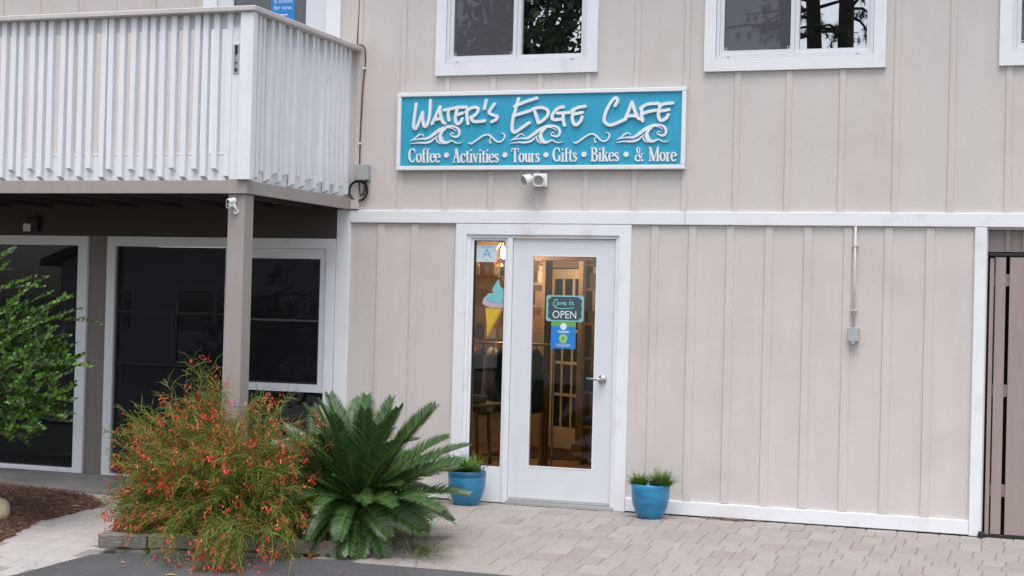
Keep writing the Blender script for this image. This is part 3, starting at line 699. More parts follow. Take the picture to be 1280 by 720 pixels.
# clothes rack with hanging shirts
ck = empty('clothes_rack', (-0.80, 1.6, 0)); tag(ck, 'metal clothes rack with hanging shirts behind the entrance glass', 'clothes rack')
obj('rail', MB().tube([(-0.66, 0, 1.25), (0.66, 0, 1.25)], 0.012, 8), 'steel', ck)
for x in (-0.66, 0.66): obj('upright', MB().tube([(x, 0, 0.02), (x, 0, 1.25)], 0.012, 8).tube([(x, -0.2, 0.015), (x, 0.2, 0.015)], 0.012, 8), 'steel', ck)
cols = ['cloth_blue', 'cloth_teal', 'cloth_blue', 'cloth_blue', 'cloth_red', 'cloth_blue', 'cloth_pale', 'cloth_blue', 'cloth_teal', 'cloth_red', 'cloth_blue']
names = {'cloth_blue': 'navy', 'cloth_teal': 'teal', 'cloth_red': 'red', 'cloth_pale': 'pale'}
for k, c in enumerate(cols):
    x = -1.38 + k * 0.105; m = MB(); nx = 10; P = []
    for zi in range(8):
        z = 1.21 - zi * 0.085; hw = 0.06 if zi == 0 else 0.23 if zi == 1 else 0.20 + 0.01 * zi
        for j in range(nx + 1):
            t = j / nx * 2 - 1; P.append((0.02 * math.sin(j * 1.9 + k) * (zi / 7) + 0.02 * (1 - t * t), t * hw, z))
    m.add(P, [(a * (nx + 1) + b, a * (nx + 1) + b + 1, (a + 1) * (nx + 1) + b + 1, (a + 1) * (nx + 1) + b) for a in range(7) for b in range(nx)])
    m.tube([(0.02, 0, 1.21), (0.02, 0, 1.262)], 0.004, 5)
    o = obj('shirt', m, c, None, (x, 1.6, 0), smooth=True); tag(o, '%s shirt, number %s from the left on the rack inside the entrance' % (names[c], ['one', 'two', 'three', 'four', 'five', 'six', 'seven', 'eight', 'nine', 'ten', 'eleven', 'twelve'][k]), 'shirt', 'shirts on the clothes rack')
    md = o.modifiers.new('cloth_thickness', 'SOLIDIFY'); md.thickness = 0.012
tag(obj('floor_rug', MB().bbox(-1.55, -0.5, 3.55, 4.75, 0.001, 0.014, 0.004), 'rug'), 'dark rug on the wooden shop floor before the inner door', 'rug')
tbx = empty('display_table', (-0.75, 1.0, 0)); tag(tbx, 'low round display table just inside the narrow side window', 'table')
obj('table_top', MB().lathe([(0, 0.70), (0.30, 0.70), (0.31, 0.715), (0.30, 0.73), (0, 0.73)], (0, 0, 0), 28), 'room_wood', tbx)
for k in range(4):
    a = PI / 4 + k * PI / 2; obj('leg', MB().tube([(0.2 * math.cos(a), 0.2 * math.sin(a), 0.70), (0.25 * math.cos(a), 0.25 * math.sin(a), 0.002)], 0.016, 8), 'room_wood', tbx)
for k, (dx, dy, c, nm) in enumerate(((-0.12, 0.0, 'cloth_pale', 'pale'), (0.10, -0.08, 'cloth_teal', 'teal'))):
    tag(obj('folded_towel', MB().bbox(-0.09, 0.09, -0.08, 0.08, 0, 0.07, 0.015), c, None, (-0.75 + dx, 1.0 + dy, 0.731)), nm + ' folded towel on the round display table', 'towel')

# ------------------------------------------------------------------ cafe sign
sg = empty('cafe_sign', (0.19, -0.02, 2.71)); tag(sg, 'turquoise carved cafe sign with raised white letters and waves above the door', 'sign')
SX0, SX1, SZ0, SZ1 = -1.045, 1.432, 2.716, 3.366
def sobj(name, mb, m):
    o = obj(name, mb, m, sg); o.location = (-0.19, 0.02, -2.71); return o
sobj('panel', MB().box(SX0 + 0.03, SX1 - 0.03, -0.044, -0.021, SZ0 + 0.03, SZ1 - 0.03), 'teal')
fr = MB()
for (a, b, c, d) in ((SX0, SX1, SZ1 - 0.034, SZ1), (SX0, SX1, SZ0, SZ0 + 0.034)): fr.bbox(a, b, -0.062, -0.020, c, d, 0.004)
for (a, b) in ((SX0, SX0 + 0.034), (SX1 - 0.034, SX1)): fr.bbox(a, b, -0.0615, -0.0205, SZ0 + 0.035, SZ1 - 0.035, 0.004)
sobj('sign_frame', fr, 'sign_white')
def SGN(p):
    x, y = p
    return (-1.0273198 + 0.0010841161 * x + 2.8494486e-05 * y - 2.23395e-09 * x * y - 2.704153e-08 * x * x,
            3.4086911 - 2.3130658e-05 * x - 0.00099940844 * y + 2.567007e-08 * x * y + 3.8514e-10 * x * x)
OB = 1212.7
letters = [  # brush capitals, drawn as centre lines
 ('W', 0, [[(138,135),(128,210),(118,290),(116,325),(130,345),(150,318),(175,250),(193,205)], [(193,205),(193,260),(200,310),(215,325),(235,300),(252,220),(258,105)]]),
 ('A', 0, [[(272,302),(302,240),(338,158)], [(338,158),(342,220),(360,284),(380,298)], [(290,266),(345,258)]]),
 ('T', 0, [[(375,187),(430,176),(490,164),(560,162)], [(412,187),(407,230),(415,272)]]),
 ('E', 0, [[(484,172),(470,235),(470,282),(490,303),(514,286),(526,260)], [(480,226),(530,212)]]),
 ('R', 0, [[(568,182),(565,240),(575,302)], [(556,202),(600,170),(645,164),(662,186),(640,222),(598,250)], [(598,250),(630,284),(715,277)]]),
 ("'", 0, [[(728,105),(712,175)]]),
 ('S', 0, [[(798,135),(764,182),(752,206),(775,224),(816,240),(814,264),(774,285)]]),
 ('E', 0, [[(1000,90),(975,180),(952,270),(945,350),(966,374),(1002,354),(1090,292)], [(965,155),(1050,120),(1155,85)], [(955,235),(1030,213),(1105,190)]]),
 ('D', 0, [[(1132,185),(1150,240),(1166,295)], [(1120,178),(1180,165),(1232,177),(1250,207),(1240,240),(1204,274),(1166,295)]]),
 ('G', OB, [[(165,160),(118,172),(80,215),(68,250),(88,268),(150,262)], [(115,213),(220,207)], [(166,214),(163,270),(174,316)]]),
 ('E', OB, [[(256,180),(240,240),(246,290),(270,312),(305,285),(322,245)], [(238,188),(290,165),(348,155)], [(248,222),(325,207)]]),
 ('C', OB, [[(598,150),(620,112),(612,85),(588,92),(550,145),(516,220),(508,275),(530,304),(570,312),(640,285),(692,260)]]),
 ('A', OB, [[(686,255),(715,190),(742,120)], [(742,120),(765,190),(795,254),(832,262)], [(705,240),(745,234),(788,240)]]),
 ('F', OB, [[(826,160),(822,220),(832,278)], [(814,172),(870,138),(965,130)], [(826,220),(880,200),(945,188)]]),
 ('E', OB, [[(985,142),(966,200),(968,250),(990,275),(1030,255),(1048,225)], [(972,152),(1020,133),(1085,128)], [(975,196),(1055,182)]])]
dd = 0
for nm, ox, sts in letters:
    mb = MB()
    for st in sts:
        dd += 1; pts = [SGN((p[0] + ox, p[1])) for p in st]
        stroke(mb, smooth_line(pts, 5), 0.0245, -0.0640 - 0.0002 * (dd % 5), -0.0445)
    sobj('letter', mb, 'sign_white')
def wave(dx, dy):
    W = [([(88,446),(120,428),(150,402),(172,391),(192,397),(198,408)], [5, 9, 12, 9, 6, 4]),
         ([(96,440),(170,428),(225,426),(275,396),(330,355),(390,328),(440,322),(480,334),(500,368),(492,402),(468,412),(438,404),(428,392)], [4, 12, 17, 24, 26, 22, 17, 18, 19, 17, 16, 12, 6]),
         ([(425,388),(440,376),(455,386)], [5, 8, 4]),
         ([(84,470),(150,462),(205,462),(255,452),(290,425),(316,402)], [4, 10, 16, 17, 12, 3]),
         ([(312,400),(306,432),(322,458),(350,470)], [3, 9, 10, 4]),
         ([(388,342),(352,370),(338,405),(348,440),(374,460),(408,456),(436,444),(470,462),(500,465),(526,455)], [10, 22, 30, 32, 24, 15, 10, 8, 6, 3]),
         ([(375,338),(420,336),(455,348),(472,366)], [4, 7, 7, 3])]
    mb = MB()
    for k, (pts, ws) in enumerate(W):
        P = smooth_line([SGN((p[0] + dx, p[1] + dy)) for p in pts], 4)
        stroke(mb, P, [w * 0.00104 for w in ws], -0.0560 - 0.0004 * k, -0.0445)
    sobj('wave_emblem', mb, 'sign_white')
wave(0, 0); wave(845, -4); wave(1740, -12)
def squig(dx, dy):
    mb = MB()
    for k, (pts, ws) in enumerate((([(575,460),(600,468),(650,435),(700,402),(740,393),(772,412),(802,442),(836,455),(868,436),(881,405),(868,384),(850,382)], [7, 13, 13, 12, 12, 13, 12, 11, 12, 11, 8, 4]),
                                   ([(772,410),(754,440),(762,466),(772,452)], [4, 9, 8, 4]))):
        stroke(mb, smooth_line([SGN((p[0] + dx, p[1] + dy)) for p in pts], 4), [w * 0.00104 for w in ws], -0.0555 - 0.0004 * k, -0.0445)
    sobj('swirl_emblem', mb, 'sign_white')
squig(0, 0); squig(883, -6)
# roman lettering, drawn in em units: (points, widths, rounded)
tk, th = 0.135, 0.06
def S2(a, b, w): return ([a, b], [w, w])
GL = {
 'C': (0.66, [(arc(.34, .5, .27, .46, 48, 312), arcw(48, 312, tk + .02, th)), S2((.56, .97), (.56, .66), .05), S2((.53, .20), (.57, .30), .06)]),
 'o': (0.52, [(arc(.26, .32, .19, .295, 0, 360, 22), arcw(0, 360, tk, .05, 22))]),
 'f': (0.34, [S2((.15, .02), (.15, .80), tk), (arc(.27, .80, .12, .155, 180, 55), [tk, tk * .9, th, th, .08]), S2((.02, .61), (.32, .61), .055), S2((.03, .025), (.29, .025), .05)]),
 'e': (0.46, [(arc(.24, .32, .185, .295, 10, 322, 18), arcw(10, 322, tk, .055, 18)), S2((.08, .36), (.43, .36), .055)]),
 'A': (0.70, [S2((.13, .02), (.34, .97), .06), S2((.32, .98), (.56, .02), tk + .02), S2((.18, .34), (.47, .34), .05), S2((.02, .025), (.24, .025), .05), S2((.43, .025), (.70, .025), .05)]),
 'c': (0.45, [(arc(.25, .32, .19, .295, 42, 318), arcw(42, 318, tk, .055)), S2((.37, .54), (.40, .42), .09)]),
 't': (0.34, [S2((.15, .10), (.15, .82), tk - .01), (arc(.27, .14, .12, .115, 180, 300), [tk - .01, .08, .06]), S2((.02, .61), (.32, .61), .055)]),
 'i': (0.28, [S2((.14, .02), (.14, .62), tk), S2((.02, .61), (.16, .61), .05), S2((.01, .025), (.27, .025), .05), (arc(.135, .86, .035, .035, 0, 360, 8), [.075] * 9)]),
 'v': (0.50, [S2((.09, .62), (.27, .03), tk - .01), S2((.27, .03), (.41, .62), .055), S2((.0, .61), (.21, .61), .05), S2((.31, .61), (.50, .61), .05)]),
 's': (0.38, [(smooth_line([(.31, .50), (.24, .595), (.13, .58), (.09, .48), (.19, .36), (.29, .25), (.30, .12), (.20, .035), (.10, .06), (.055, .15)], 3), [.05, .06, .09, .11, tk, tk, .10, .07, .05, .05]), S2((.315, .61), (.315, .45), .04), S2((.05, .02), (.05, .20), .04)]),
 'T': (0.64, [S2((.32, .02), (.32, .96), tk + .01), S2((.03, .955), (.61, .955), .065), S2((.04, .97), (.04, .74), .05), S2((.60, .97), (.60, .74), .05), S2((.19, .025), (.45, .025), .05)]),
 'u': (0.54, [S2((.12, .20), (.12, .62), tk), (arc(.25, .20, .13, .15, 180, 340), [tk, .09, .06, .05]), S2((.42, .02), (.42, .62), tk), S2((.0, .61), (.13, .61), .05), S2((.30, .61), (.42, .61), .05), S2((.42, .025), (.54, .025), .05)]),
 'r': (0.40, [S2((.13, .02), (.13, .62), tk), (smooth_line([(.16, .44), (.24, .57), (.33, .575)], 3), [.05, .07, .11]), S2((.01, .61), (.13, .61), .05), S2((.01, .025), (.28, .025), .05)]),
 'G': (0.70, [(arc(.34, .5, .27, .46, 48, 318), arcw(48, 318, tk + .02, th)), S2((.56, .97), (.56, .67), .05), S2((.56, .06), (.56, .42), tk), S2((.42, .42), (.68, .42), .05)]),
 'B': (0.62, [S2((.16, .02), (.16, .98), tk), (arc(.26, .745, .21, .215, 90, -90), arcw(90, -90, tk, .055)), (arc(.28, .275, .25, .25, 90, -90), arcw(90, -90, tk + .01, .055)), S2((.02, .96), (.30, .96), .05), S2((.02, .025), (.30, .025), .05), S2((.16, .525), (.30, .525), .055)]),
 'k': (0.54, [S2((.13, .02), (.13, .98), tk), S2((.18, .28), (.40, .60), .055), S2((.25, .38), (.44, .02), tk - .01), S2((.01, .96), (.13, .96), .05), S2((.01, .025), (.25, .025), .05), S2((.30, .61), (.50, .61), .05), S2((.35, .025), (.55, .025), .05)]),
 '&': (0.74, [(smooth_line([(.62, .52), (.56, .25), (.42, .07), (.26, .03), (.10, .12), (.09, .30), (.22, .46), (.38, .62), (.43, .80), (.35, .95), (.24, .93), (.20, .78), (.30, .55), (.48, .25), (.62, .06), (.72, .05)], 4), [.05, .05, .07, .09, .12, .13, .08, .06, .07, .05, .07, .10, .12, tk, .12, .06]), S2((.50, .53), (.72, .53), .05)]),
 'M': (0.88, [S2((.12, .02), (.12, .96), .06), S2((.12, .97), (.42, .03), tk + .01), S2((.42, .03), (.72, .97), .055), S2((.74, .02), (.74, .98), tk + .01), S2((.0, .96), (.17, .96), .05), S2((.70, .96), (.87, .96), .05), S2((.01, .025), (.25, .025), .05), S2((.60, .025), (.88, .025), .05)]),
}
def word(txt, xa, xb, ytop, ybase):
    tot = sum(GL[c][0] for c in txt); cur = 0; mb = MB(); q = 0
    for c in txt:
        w, sts = GL[c]
        for pts, ws in sts:
            P = [SGN((xa + (cur + p[0]) / tot * (xb - xa), ybase - p[1] * (ybase - ytop))) for p in pts]; q += 1
            stroke(mb, P, [k * 0.118 for k in ws], -0.0545 - 0.0003 * (q % 9), -0.0445, rnd=False)
        cur += w
    sobj('lettering', mb, 'sign_white')
for a in (('Coffee', 70, 338, 508, 628), ('Activities', 440, 830, 508, 628), ('Tours', 937, 1175, 506, 625), ('Gifts', 1285, 1490, 500, 620), ('Bikes', 1603, 1843, 498, 618), ('&', 1975, 2050, 497, 617), ('More', 2093, 2328, 496, 617)): word(*a)
for x, y in ((390, 565), (883, 563), (1228, 562), (1548, 559), (1903, 558)):
    mb = MB(); cx, cz = SGN((x, y)); mb.prism([(cx + 0.0215 * math.cos(2 * PI * k / 16), cz + 0.0215 * math.sin(2 * PI * k / 16)) for k in range(16)], -0.055, -0.0445); sobj('bullet_dot', mb, 'sign_white')

# ------------------------------------------------------------------ things on the wall
fl = empty('security_floodlight', (0.19, -0.02, 2.63)); tag(fl, 'white twin-head security floodlight just below the cafe sign', 'floodlight')
obj('base_plate', MB().bbox(-0.02, 0.10, -0.035, 0.0, -0.055, 0.055, 0.008), 'white_plastic', fl)
def head(c, d, nm):
    d = Vector(d).normalized(); c = Vector(c)
    prof = [(-0.035, 0.022), (-0.025, 0.036), (0.02, 0.044), (0.045, 0.047), (0.05, 0.047)]
    q = d.to_track_quat('Z', 'Y'); n = 20; vs = []; fs = []
    for z, rr in prof + [(0.046, 0.038)]:
        for k in range(n): vs.append(c + q @ Vector((rr * math.cos(2 * PI * k / n), rr * math.sin(2 * PI * k / n), z)))
    for i in range(len(prof)):
        for k in range(n): fs.append((i * n + k, i * n + (k + 1) % n, (i + 1) * n + (k + 1) % n, (i + 1) * n + k))
    fs.append(tuple(reversed(range(n))))
    h = obj(nm, MB().add(vs, fs), 'white_plastic', fl, smooth=False)
    vs = [c + q @ Vector((rr * math.cos(2 * PI * k / n), rr * math.sin(2 * PI * k / n), z)) for z, rr in ((0.043, 0.0385), (0.040, 0.022)) for k in range(n)]
    obj('lens', MB().add(vs, [(k, (k + 1) % n, n + (k + 1) % n, n + k) for k in range(n)] + [tuple(range(n, 2 * n))]), 'lens_grey', h)
head((-0.045, -0.075, 0.005), (-0.55, -0.75, -0.35), 'lamp_head'); head((0.055, -0.085, 0.002), (0.12, -0.9, -0.3), 'lamp_head')

jb = empty('junction_box', (-1.353, -0.002, 2.70)); tag(jb, 'grey junction box with coiled cable on the wall beside the balcony', 'junction box')
obj('cover', MB().bbox(-0.058, 0.058, -0.072, -0.055, -0.066, 0.066, 0.003), 'grey_box', jb)
obj('body', MB().bbox(-0.055, 0.055, -0.0545, 0.0, -0.063, 0.063, 0.004), 'grey_box', jb)
for sx in (-1, 1):
    for sz in (-1, 1): obj('screw', MB().tube([(sx * 0.046, -0.072, sz * 0.055), (sx * 0.046, -0.075, sz * 0.055)], 0.004, 8), 'steel', jb)
cb = MB()
for k in range(3):
    r_ = 0.078 + 0.006 * k; cb.tube([(-0.05 + r_ * math.cos(a) + 0.004 * k, -0.02 - 0.008 * k, -0.155 + r_ * math.sin(a)) for a in [2 * PI * j / 26 for j in range(27)]], 0.0045, 6)
cb.tube(smooth_line([(-0.03, -0.03, -0.06), (-0.035, -0.03, -0.12), (-0.02, -0.03, -0.20), (0.02, -0.03, -0.16), (0.02, -0.03, -0.06)], 5), 0.005, 6)
cb.tube(smooth_line([(0.035, -0.03, -0.06), (0.02, -0.03, -0.10), (-0.01, -0.03, -0.20)], 5), 0.005, 6)
obj('coiled_cable', cb, 'rubber', jb)
wc = empty('wall_cable', (-1.42, -0.008, 2.7)); tag(wc, 'thin brown cable running up the wall from the junction box', 'cable')
pts = smooth_line([(0.018, 0, 0.0), (0.015, 0, 0.25), (0.022, 0, 0.52), (0.03, 0, 0.75), (0.045, 0, 0.95), (0.040, -0.02, 1.07), (-0.005, -0.045, 1.085), (-0.03, -0.01, 1.12), (-0.025, 0, 1.4), (-0.02, 0, 1.9), (-0.022, 0, 2.6)], 6)
obj('cable', MB().tube(pts, 0.006, 6), 'brown_cable', wc)
for i in (6, 22): obj('cable_clip', MB().box(pts[i].x - 0.014, pts[i].x + 0.014, -0.012, 0.006, pts[i].z - 0.008, pts[i].z + 0.008), 'white_plastic', wc)

cd = empty('electrical_conduit', (2.768, -0.002, 1.38)); tag(cd, 'grey outlet box hanging on a slim beige conduit on the siding', 'conduit')
obj('pipe', MB().tube([(0, -0.030, 0.12), (0, -0.030, 0.893)], 0.010, 10), 'beige_conduit', cd, smooth=True)
for z in (0.25, 0.74): obj('pipe_strap', MB().box(-0.022, 0.022, -0.042, -0.0015, z, z + 0.010), 'beige_conduit', cd)
bx = obj('outlet_box', MB().bbox(-0.036, 0.042, -0.062, 0.0, 0.012, 0.118, 0.006), 'grey_box', cd)
obj('cover', MB().bbox(-0.040, 0.046, -0.070, -0.0625, 0.018, 0.124, 0.004).bbox(-0.012, 0.018, -0.070, -0.0625, 0.0, 0.0175, 0.002), 'grey_box', bx)

sc = empty('security_camera', (-1.585, -1.802, 2.29)); sc.scale = (.72, .72, .72); tag(sc, 'small white twin-lens security camera on the balcony post', 'security camera')
def tubeo(nm, pts, r, m, n=14): return obj(nm, MB().tube(pts, r, n), m, sc)
tubeo('mount', smooth_line([(0.03, 0, -0.05), (0.035, -0.035, -0.02), (0.02, -0.05, 0.03)], 4), 0.016, 'white_plastic')
tubeo('wall_plate', [(0.025, 0, -0.05), (0.025, -0.018, -0.05)], 0.03, 'white_plastic')
obj('camera_body', MB().tube([(0.01, -0.02, 0.06), (-0.02, -0.10, 0.045)], [0.034, 0.030], 16).tube([(0.0, -0.03, 0.01), (-0.025, -0.095, 0.005)], [0.026, 0.029], 16), 'white_plastic', sc)
tubeo('lens', [(-0.0195, -0.0985, 0.0452), (-0.0215, -0.104, 0.0442)], 0.019, 'lens_dark'); tubeo('lens', [(-0.0245, -0.0935, 0.0052), (-0.027, -0.099, 0.0050)], 0.018, 'lens_dark')

pl = empty('porch_floodlight', (-4.66, -0.018, 2.22)); tag(pl, 'small dark floodlight with pale lens high under the balcony at left', 'floodlight')
obj('housing', MB().bbox(-0.03, 0.09, -0.09, -0.02, -0.05, 0.08, 0.008, ), 'black_metal', pl); obj('bracket', MB().box(0.0, 0.05, -0.02, 0.0, -0.01, 0.04), 'black_metal', pl)
obj('lens', MB().bbox(-0.05, 0.03, -0.105, -0.0905, -0.05, 0.02, 0.006), 'p_white', pl)

# ------------------------------------------------------------------ door stickers and notices
def flat(name, parent, poly, y, m, t=0.0015): return obj(name, MB().prism(poly, y - t, y), m, parent)
def rrect(x0, x1, z0, z1, r, n=4):
    out = []
    for cx, cz, a0 in ((x1 - r, z1 - r, 0), (x0 + r, z1 - r, 90), (x0 + r, z0 + r, 180), (x1 - r, z0 + r, 270)):
        out += [(cx + r * math.cos(math.radians(a0 + 90 * k / n)), cz + r * math.sin(math.radians(a0 + 90 * k / n))) for k in range(n + 1)]
    return out
def circ(cx, cz, r, n=20): return [(cx + r * math.cos(2 * PI * k / n), cz + r * math.sin(2 * PI * k / n)) for k in range(n)]
op = empty('open_sign', (0.447, 0.0305, 1.59)); tag(op, 'slate sign reading Come in OPEN with a pale teal border on the door glass', 'sign')
flat('border', op, rrect(-0.160, 0.160, -0.105, 0.108, 0.02), 0.0, 'p_teal', 0.003)
inn = []
for (x0, x1, z0, z1) in ((-0.147, 0.147, -0.093, 0.096),):
    inn = [(-0.115, 0.096), (-0.12, 0.088), (-0.145, 0.07), (-0.139, 0.03), (-0.145, 0.0), (-0.139, -0.03), (-0.145, -0.07), (-0.12, -0.085), (-0.115, -0.093), (0.115, -0.093), (0.12, -0.085), (0.145, -0.07), (0.139, -0.03), (0.145, 0.0), (0.139, 0.03), (0.145, 0.07), (0.12, 0.088), (0.115, 0.096)]
flat('board', op, list(reversed(inn)), -0.003, 'p_slate', 0.001)
o = obj('lettering', text_mesh('OPEN', 0.088, 0.92), 'p_teal', op, (-0.002, -0.0045, -0.078))
o.data.materials.clear(); o.data.materials.append(MATS['p_white'])
mb = MB(); q = 0
for st in ([(-.062,.066),(-.078,.074),(-.096,.052),(-.098,.028),(-.082,.020),(-.066,.030)], [(-.058,.030),(-.066,.040),(-.062,.050),(-.052,.046),(-.052,.034),(-.060,.030),(-.046,.032),(-.042,.050),(-.040,.032),(-.032,.050),(-.028,.032),(-.020,.050),(-.014,.032)],
           [(-.012,.036),(.002,.040),(.006,.048),(-.004,.052),(-.010,.040),(-.004,.030),(.012,.032)], [(.042,.058),(.040,.034),(.048,.032)], [(.046,.072),(.047,.074)], [(.054,.056),(.054,.034),(.058,.052),(.068,.054),(.068,.034),(.076,.034)], [(-.09,.010),(-.03,.000),(.06,.006),(.075,.010)]):
    q += 1; stroke(mb, smooth_line(st, 4), 0.0075, -0.0055 - 0.0002 * q, -0.0045)
obj('script_lettering', mb, 'p_teal', op)
bn = empty('blue_notice', (0.440, 0.0265, 1.37)); tag(bn, 'blue notice with a green strip taped below the OPEN sign', 'notice')
flat('sheet', bn, [(-0.105, -0.105), (0.105, -0.105), (0.105, 0.075), (-0.105, 0.075)], 0, 'p_blue', 0.001)
flat('strip', bn, [(-0.105, 0.0755), (0.105, 0.0755), (0.105, 0.112), (-0.105, 0.112)], 0, 'p_green', 0.001)
flat('badge', bn, circ(0, 0.075, 0.027), -0.0012, 'p_white', 0.0008); flat('badge', bn, circ(0, -0.003 - 0.02, 0.036), -0.0012, 'p_lime', 0.0008); flat('badge', bn, circ(0, -0.023, 0.018, 6), -0.0022, 'p_green', 0.0006)
for z, w in ((0.034, 0.05), (0.024, 0.045)): flat('print_line', bn, [(-w, z), (w, z), (w, z + 0.006), (-w, z + 0.006)], -0.0012, 'p_pale', 0.0006)
for z, w in ((-0.070, 0.06), (-0.079, 0.066), (-0.088, 0.055)): flat('print_line', bn, [(-w, z), (w, z), (w, z + 0.003), (-w, z + 0.003)], -0.0012, 'p_pale', 0.0006)
gc = empty('grade_card', (-0.243, 0.0325, 2.03)); tag(gc, 'white card printed with a blue letter A in the side window', 'card')
flat('card', gc, [(-0.092, -0.070), (0.088, -0.070), (0.088, 0.068), (-0.092, 0.068)], 0, 'p_pale', 0.001)
obj('lettering', text_mesh('A', 0.11, 1.1), 'p_skyblue', gc, (0, -0.002, -0.035))
flat('print_line', gc, [(-0.05, 0.052), (0.05, 0.052), (0.05, 0.058), (-0.05, 0.058)], -0.0012, 'p_skyblue', 0.0005); flat('print_line', gc, [(-0.02, -0.055), (0.02, -0.055), (0.02, -0.050), (-0.02, -0.050)], -0.0012, 'p_skyblue', 0.0005)
ic = empty('ice_cream_decal', (-0.165, 0.0320, 1.58)); tag(ic, 'turquoise and lilac soft-serve ice cream cone cutout in the side window', 'window decal')
flat('cone', ic, [(-0.055, -0.235), (-0.048, -0.235), (0.075, -0.005), (-0.078, 0.0)], 0.0, 'p_cone', 0.002)
flat('cone_shade', ic, [(-0.048, -0.23), (0.068, -0.01), (0.055, -0.01), (-0.048, -0.20)], -0.0022, 'p_cone_line', 0.0006)
def blob(pts): return [(v.x, v.y) for v in smooth_line(pts + [pts[0]], 4)[:-1]]
flat('scoop', ic, blob([(-0.105, 0.035), (-0.07, 0.015), (-0.02, 0.0), (0.02, 0.005), (0.06, 0.0), (0.10, 0.02), (0.11, 0.06), (0.06, 0.09), (-0.04, 0.10), (-0.09, 0.085)]), -0.0030, 'p_lilac', 0.002)
flat('swirl', ic, blob([(-0.075, 0.075), (-0.03, 0.055), (0.03, 0.045), (0.09, 0.06), (0.11, 0.10), (0.095, 0.145), (0.05, 0.18), (0.035, 0.235), (0.005, 0.20), (-0.02, 0.15), (-0.01, 0.125), (-0.06, 0.115)]), -0.0052, 'p_aqua', 0.002)
mb = MB(); stroke(mb, smooth_line([(-0.06, 0.105), (0.0, 0.085), (0.05, 0.105), (0.04, 0.14), (0.01, 0.16)], 5), 0.008, -0.0082, -0.0073); obj('swirl_line', mb, 'p_teal', ic)
up = empty('blue_poster', (-2.18, 0.0105, 4.10)); tag(up, 'blue poster with white print in the balcony door glass', 'poster')
flat('sheet', up, [(-0.115, -0.17), (0.115, -0.17), (0.115, 0.33), (-0.115, 0.33)], 0, 'p_blue', 0.001)
for z, s in ((0.095, 'is closed'), (0.035, 'for now.')): obj('lettering', text_mesh(s, 0.058, 0.9), 'p_white', up, (0, -0.002, z - .01))
flat('print_line', up, [(-0.05, -0.025), (0.05, -0.025), (0.05, -0.015), (-0.05, -0.015)], -0.0012, 'p_pale', 0.0005)

# ------------------------------------------------------------------ potted plants
def pot(x, y, z, sc_, lbl, band=True):
    p = empty('potted_plant', (x, y, z)); tag(p, lbl, 'potted plant')
    P = [(0.0, 0.004), (0.086, 0.0), (0.092, 0.010), (0.113, 0.045), (0.135, 0.10), (0.146, 0.155), (0.1485, 0.205), (0.1485, 0.216), (0.149, 0.224), (0.1505, 0.262), (0.147, 0.268), (0.138, 0.266), (0.134, 0.24), (0.120, 0.232)]
    n = 48; m = MB(); m.lathe([(a * sc_, b * sc_) for a, b in P], (0, 0, 0), n)
    for i in range(len(P)):            # soft vertical flutes on the lower body
        if 2 <= i <= 5:
            for k in range(n):
                v = m.v[i * n + k]; f = 1 + 0.012 * math.cos(16 * 2 * PI * k / n); m.v[i * n + k] = (v[0] * f, v[1] * f, v[2])
    obj('pot', m, 'pot_blue', p, smooth=True)
    if band: obj('rim_band', MB().lathe([(0.1485 * sc_, 0.224 * sc_), (0.1512 * sc_, 0.228 * sc_), (0.1516 * sc_, 0.260 * sc_), (0.1490 * sc_, 0.2665 * sc_)], (0, 0, 0), n), 'pot_rim', p, smooth=True)
    obj('potting_soil', MB().lathe([(0.0, 0.246 * sc_), (0.07 * sc_, 0.243 * sc_), (0.1345 * sc_, 0.238 * sc_)], (0, 0, 0), 24), 'soil', p)
    return p
def fern(mb, base, n, L, spread, r, up=0.6, leaf=0.016):
    for i in range(n):
        a = r.uniform(0, 2 * PI); e = r.uniform(0.25, 1.0) * spread; d = Vector((math.cos(a) * e, math.sin(a) * e, up * r.uniform(0.6, 1.2))).normalized()
        p = Vector(base) + Vector((r.uniform(-.03, .03), r.uniform(-.03, .03), 0)); l = L * r.uniform(0.55, 1.1); seg = 9
        side = d.cross(Vector((0, 0, 1))).normalized() if abs(d.z) < .98 else Vector((1, 0, 0))
        for s in range(seg):
            d = (d + Vector((0, 0, -0.05 * r.random()))).normalized(); q = p + d * l / seg; w = leaf * (1.15 - s / seg)
            mb.add([p - side * .0012, p + side * .0012, q + side * .001, q - side * .001], [(0, 1, 2, 3)])
            for sg_ in (-1, 1):
                tip = q + (side * sg_ + d * 0.5 + Vector((r.uniform(-.4, .4), r.uniform(-.4, .4), r.uniform(-.2, .4)))).normalized() * w * 1.5
                nn = d * w * 0.25
                mb.add([q - nn, q + nn, tip], [(0, 1, 2)])
            p = q
r = random.Random(31)
p1 = pot(-0.265, -0.24, -0.02, 1.03, 'blue glazed pot with bright fern at the left of the entrance door')
mb = MB()
for bx_, n_, L_ in ((-0.09, 60, 0.17), (-0.03, 60, 0.18), (0.03, 50, 0.16), (-0.12, 40, 0.13)): fern(mb, (bx_, r.uniform(-.03, .03), 0.25), n_, L_ * 1.15, 1.2, r, 0.75, 0.034)
fern(mb, (0.05, 0, 0.25), 14, 0.23, 0.6, r, 0.7, 0.02)
obj('foliage', mb, 'pot_leaf', p1)
p2 = pot(1.275, -0.27, -0.02, 1.0, 'blue glazed pot with two wispy tufts at the right of the entrance door', False)
mb = MB(); fern(mb, (-0.09, 0, 0.245), 150, 0.13, 1.1, r, 0.8, 0.017); fern(mb, (-0.09, -0.03, 0.25), 120, 0.10, 1.5, r, 0.5, 0.017); obj('foliage', mb, 'pot_leaf', p2)
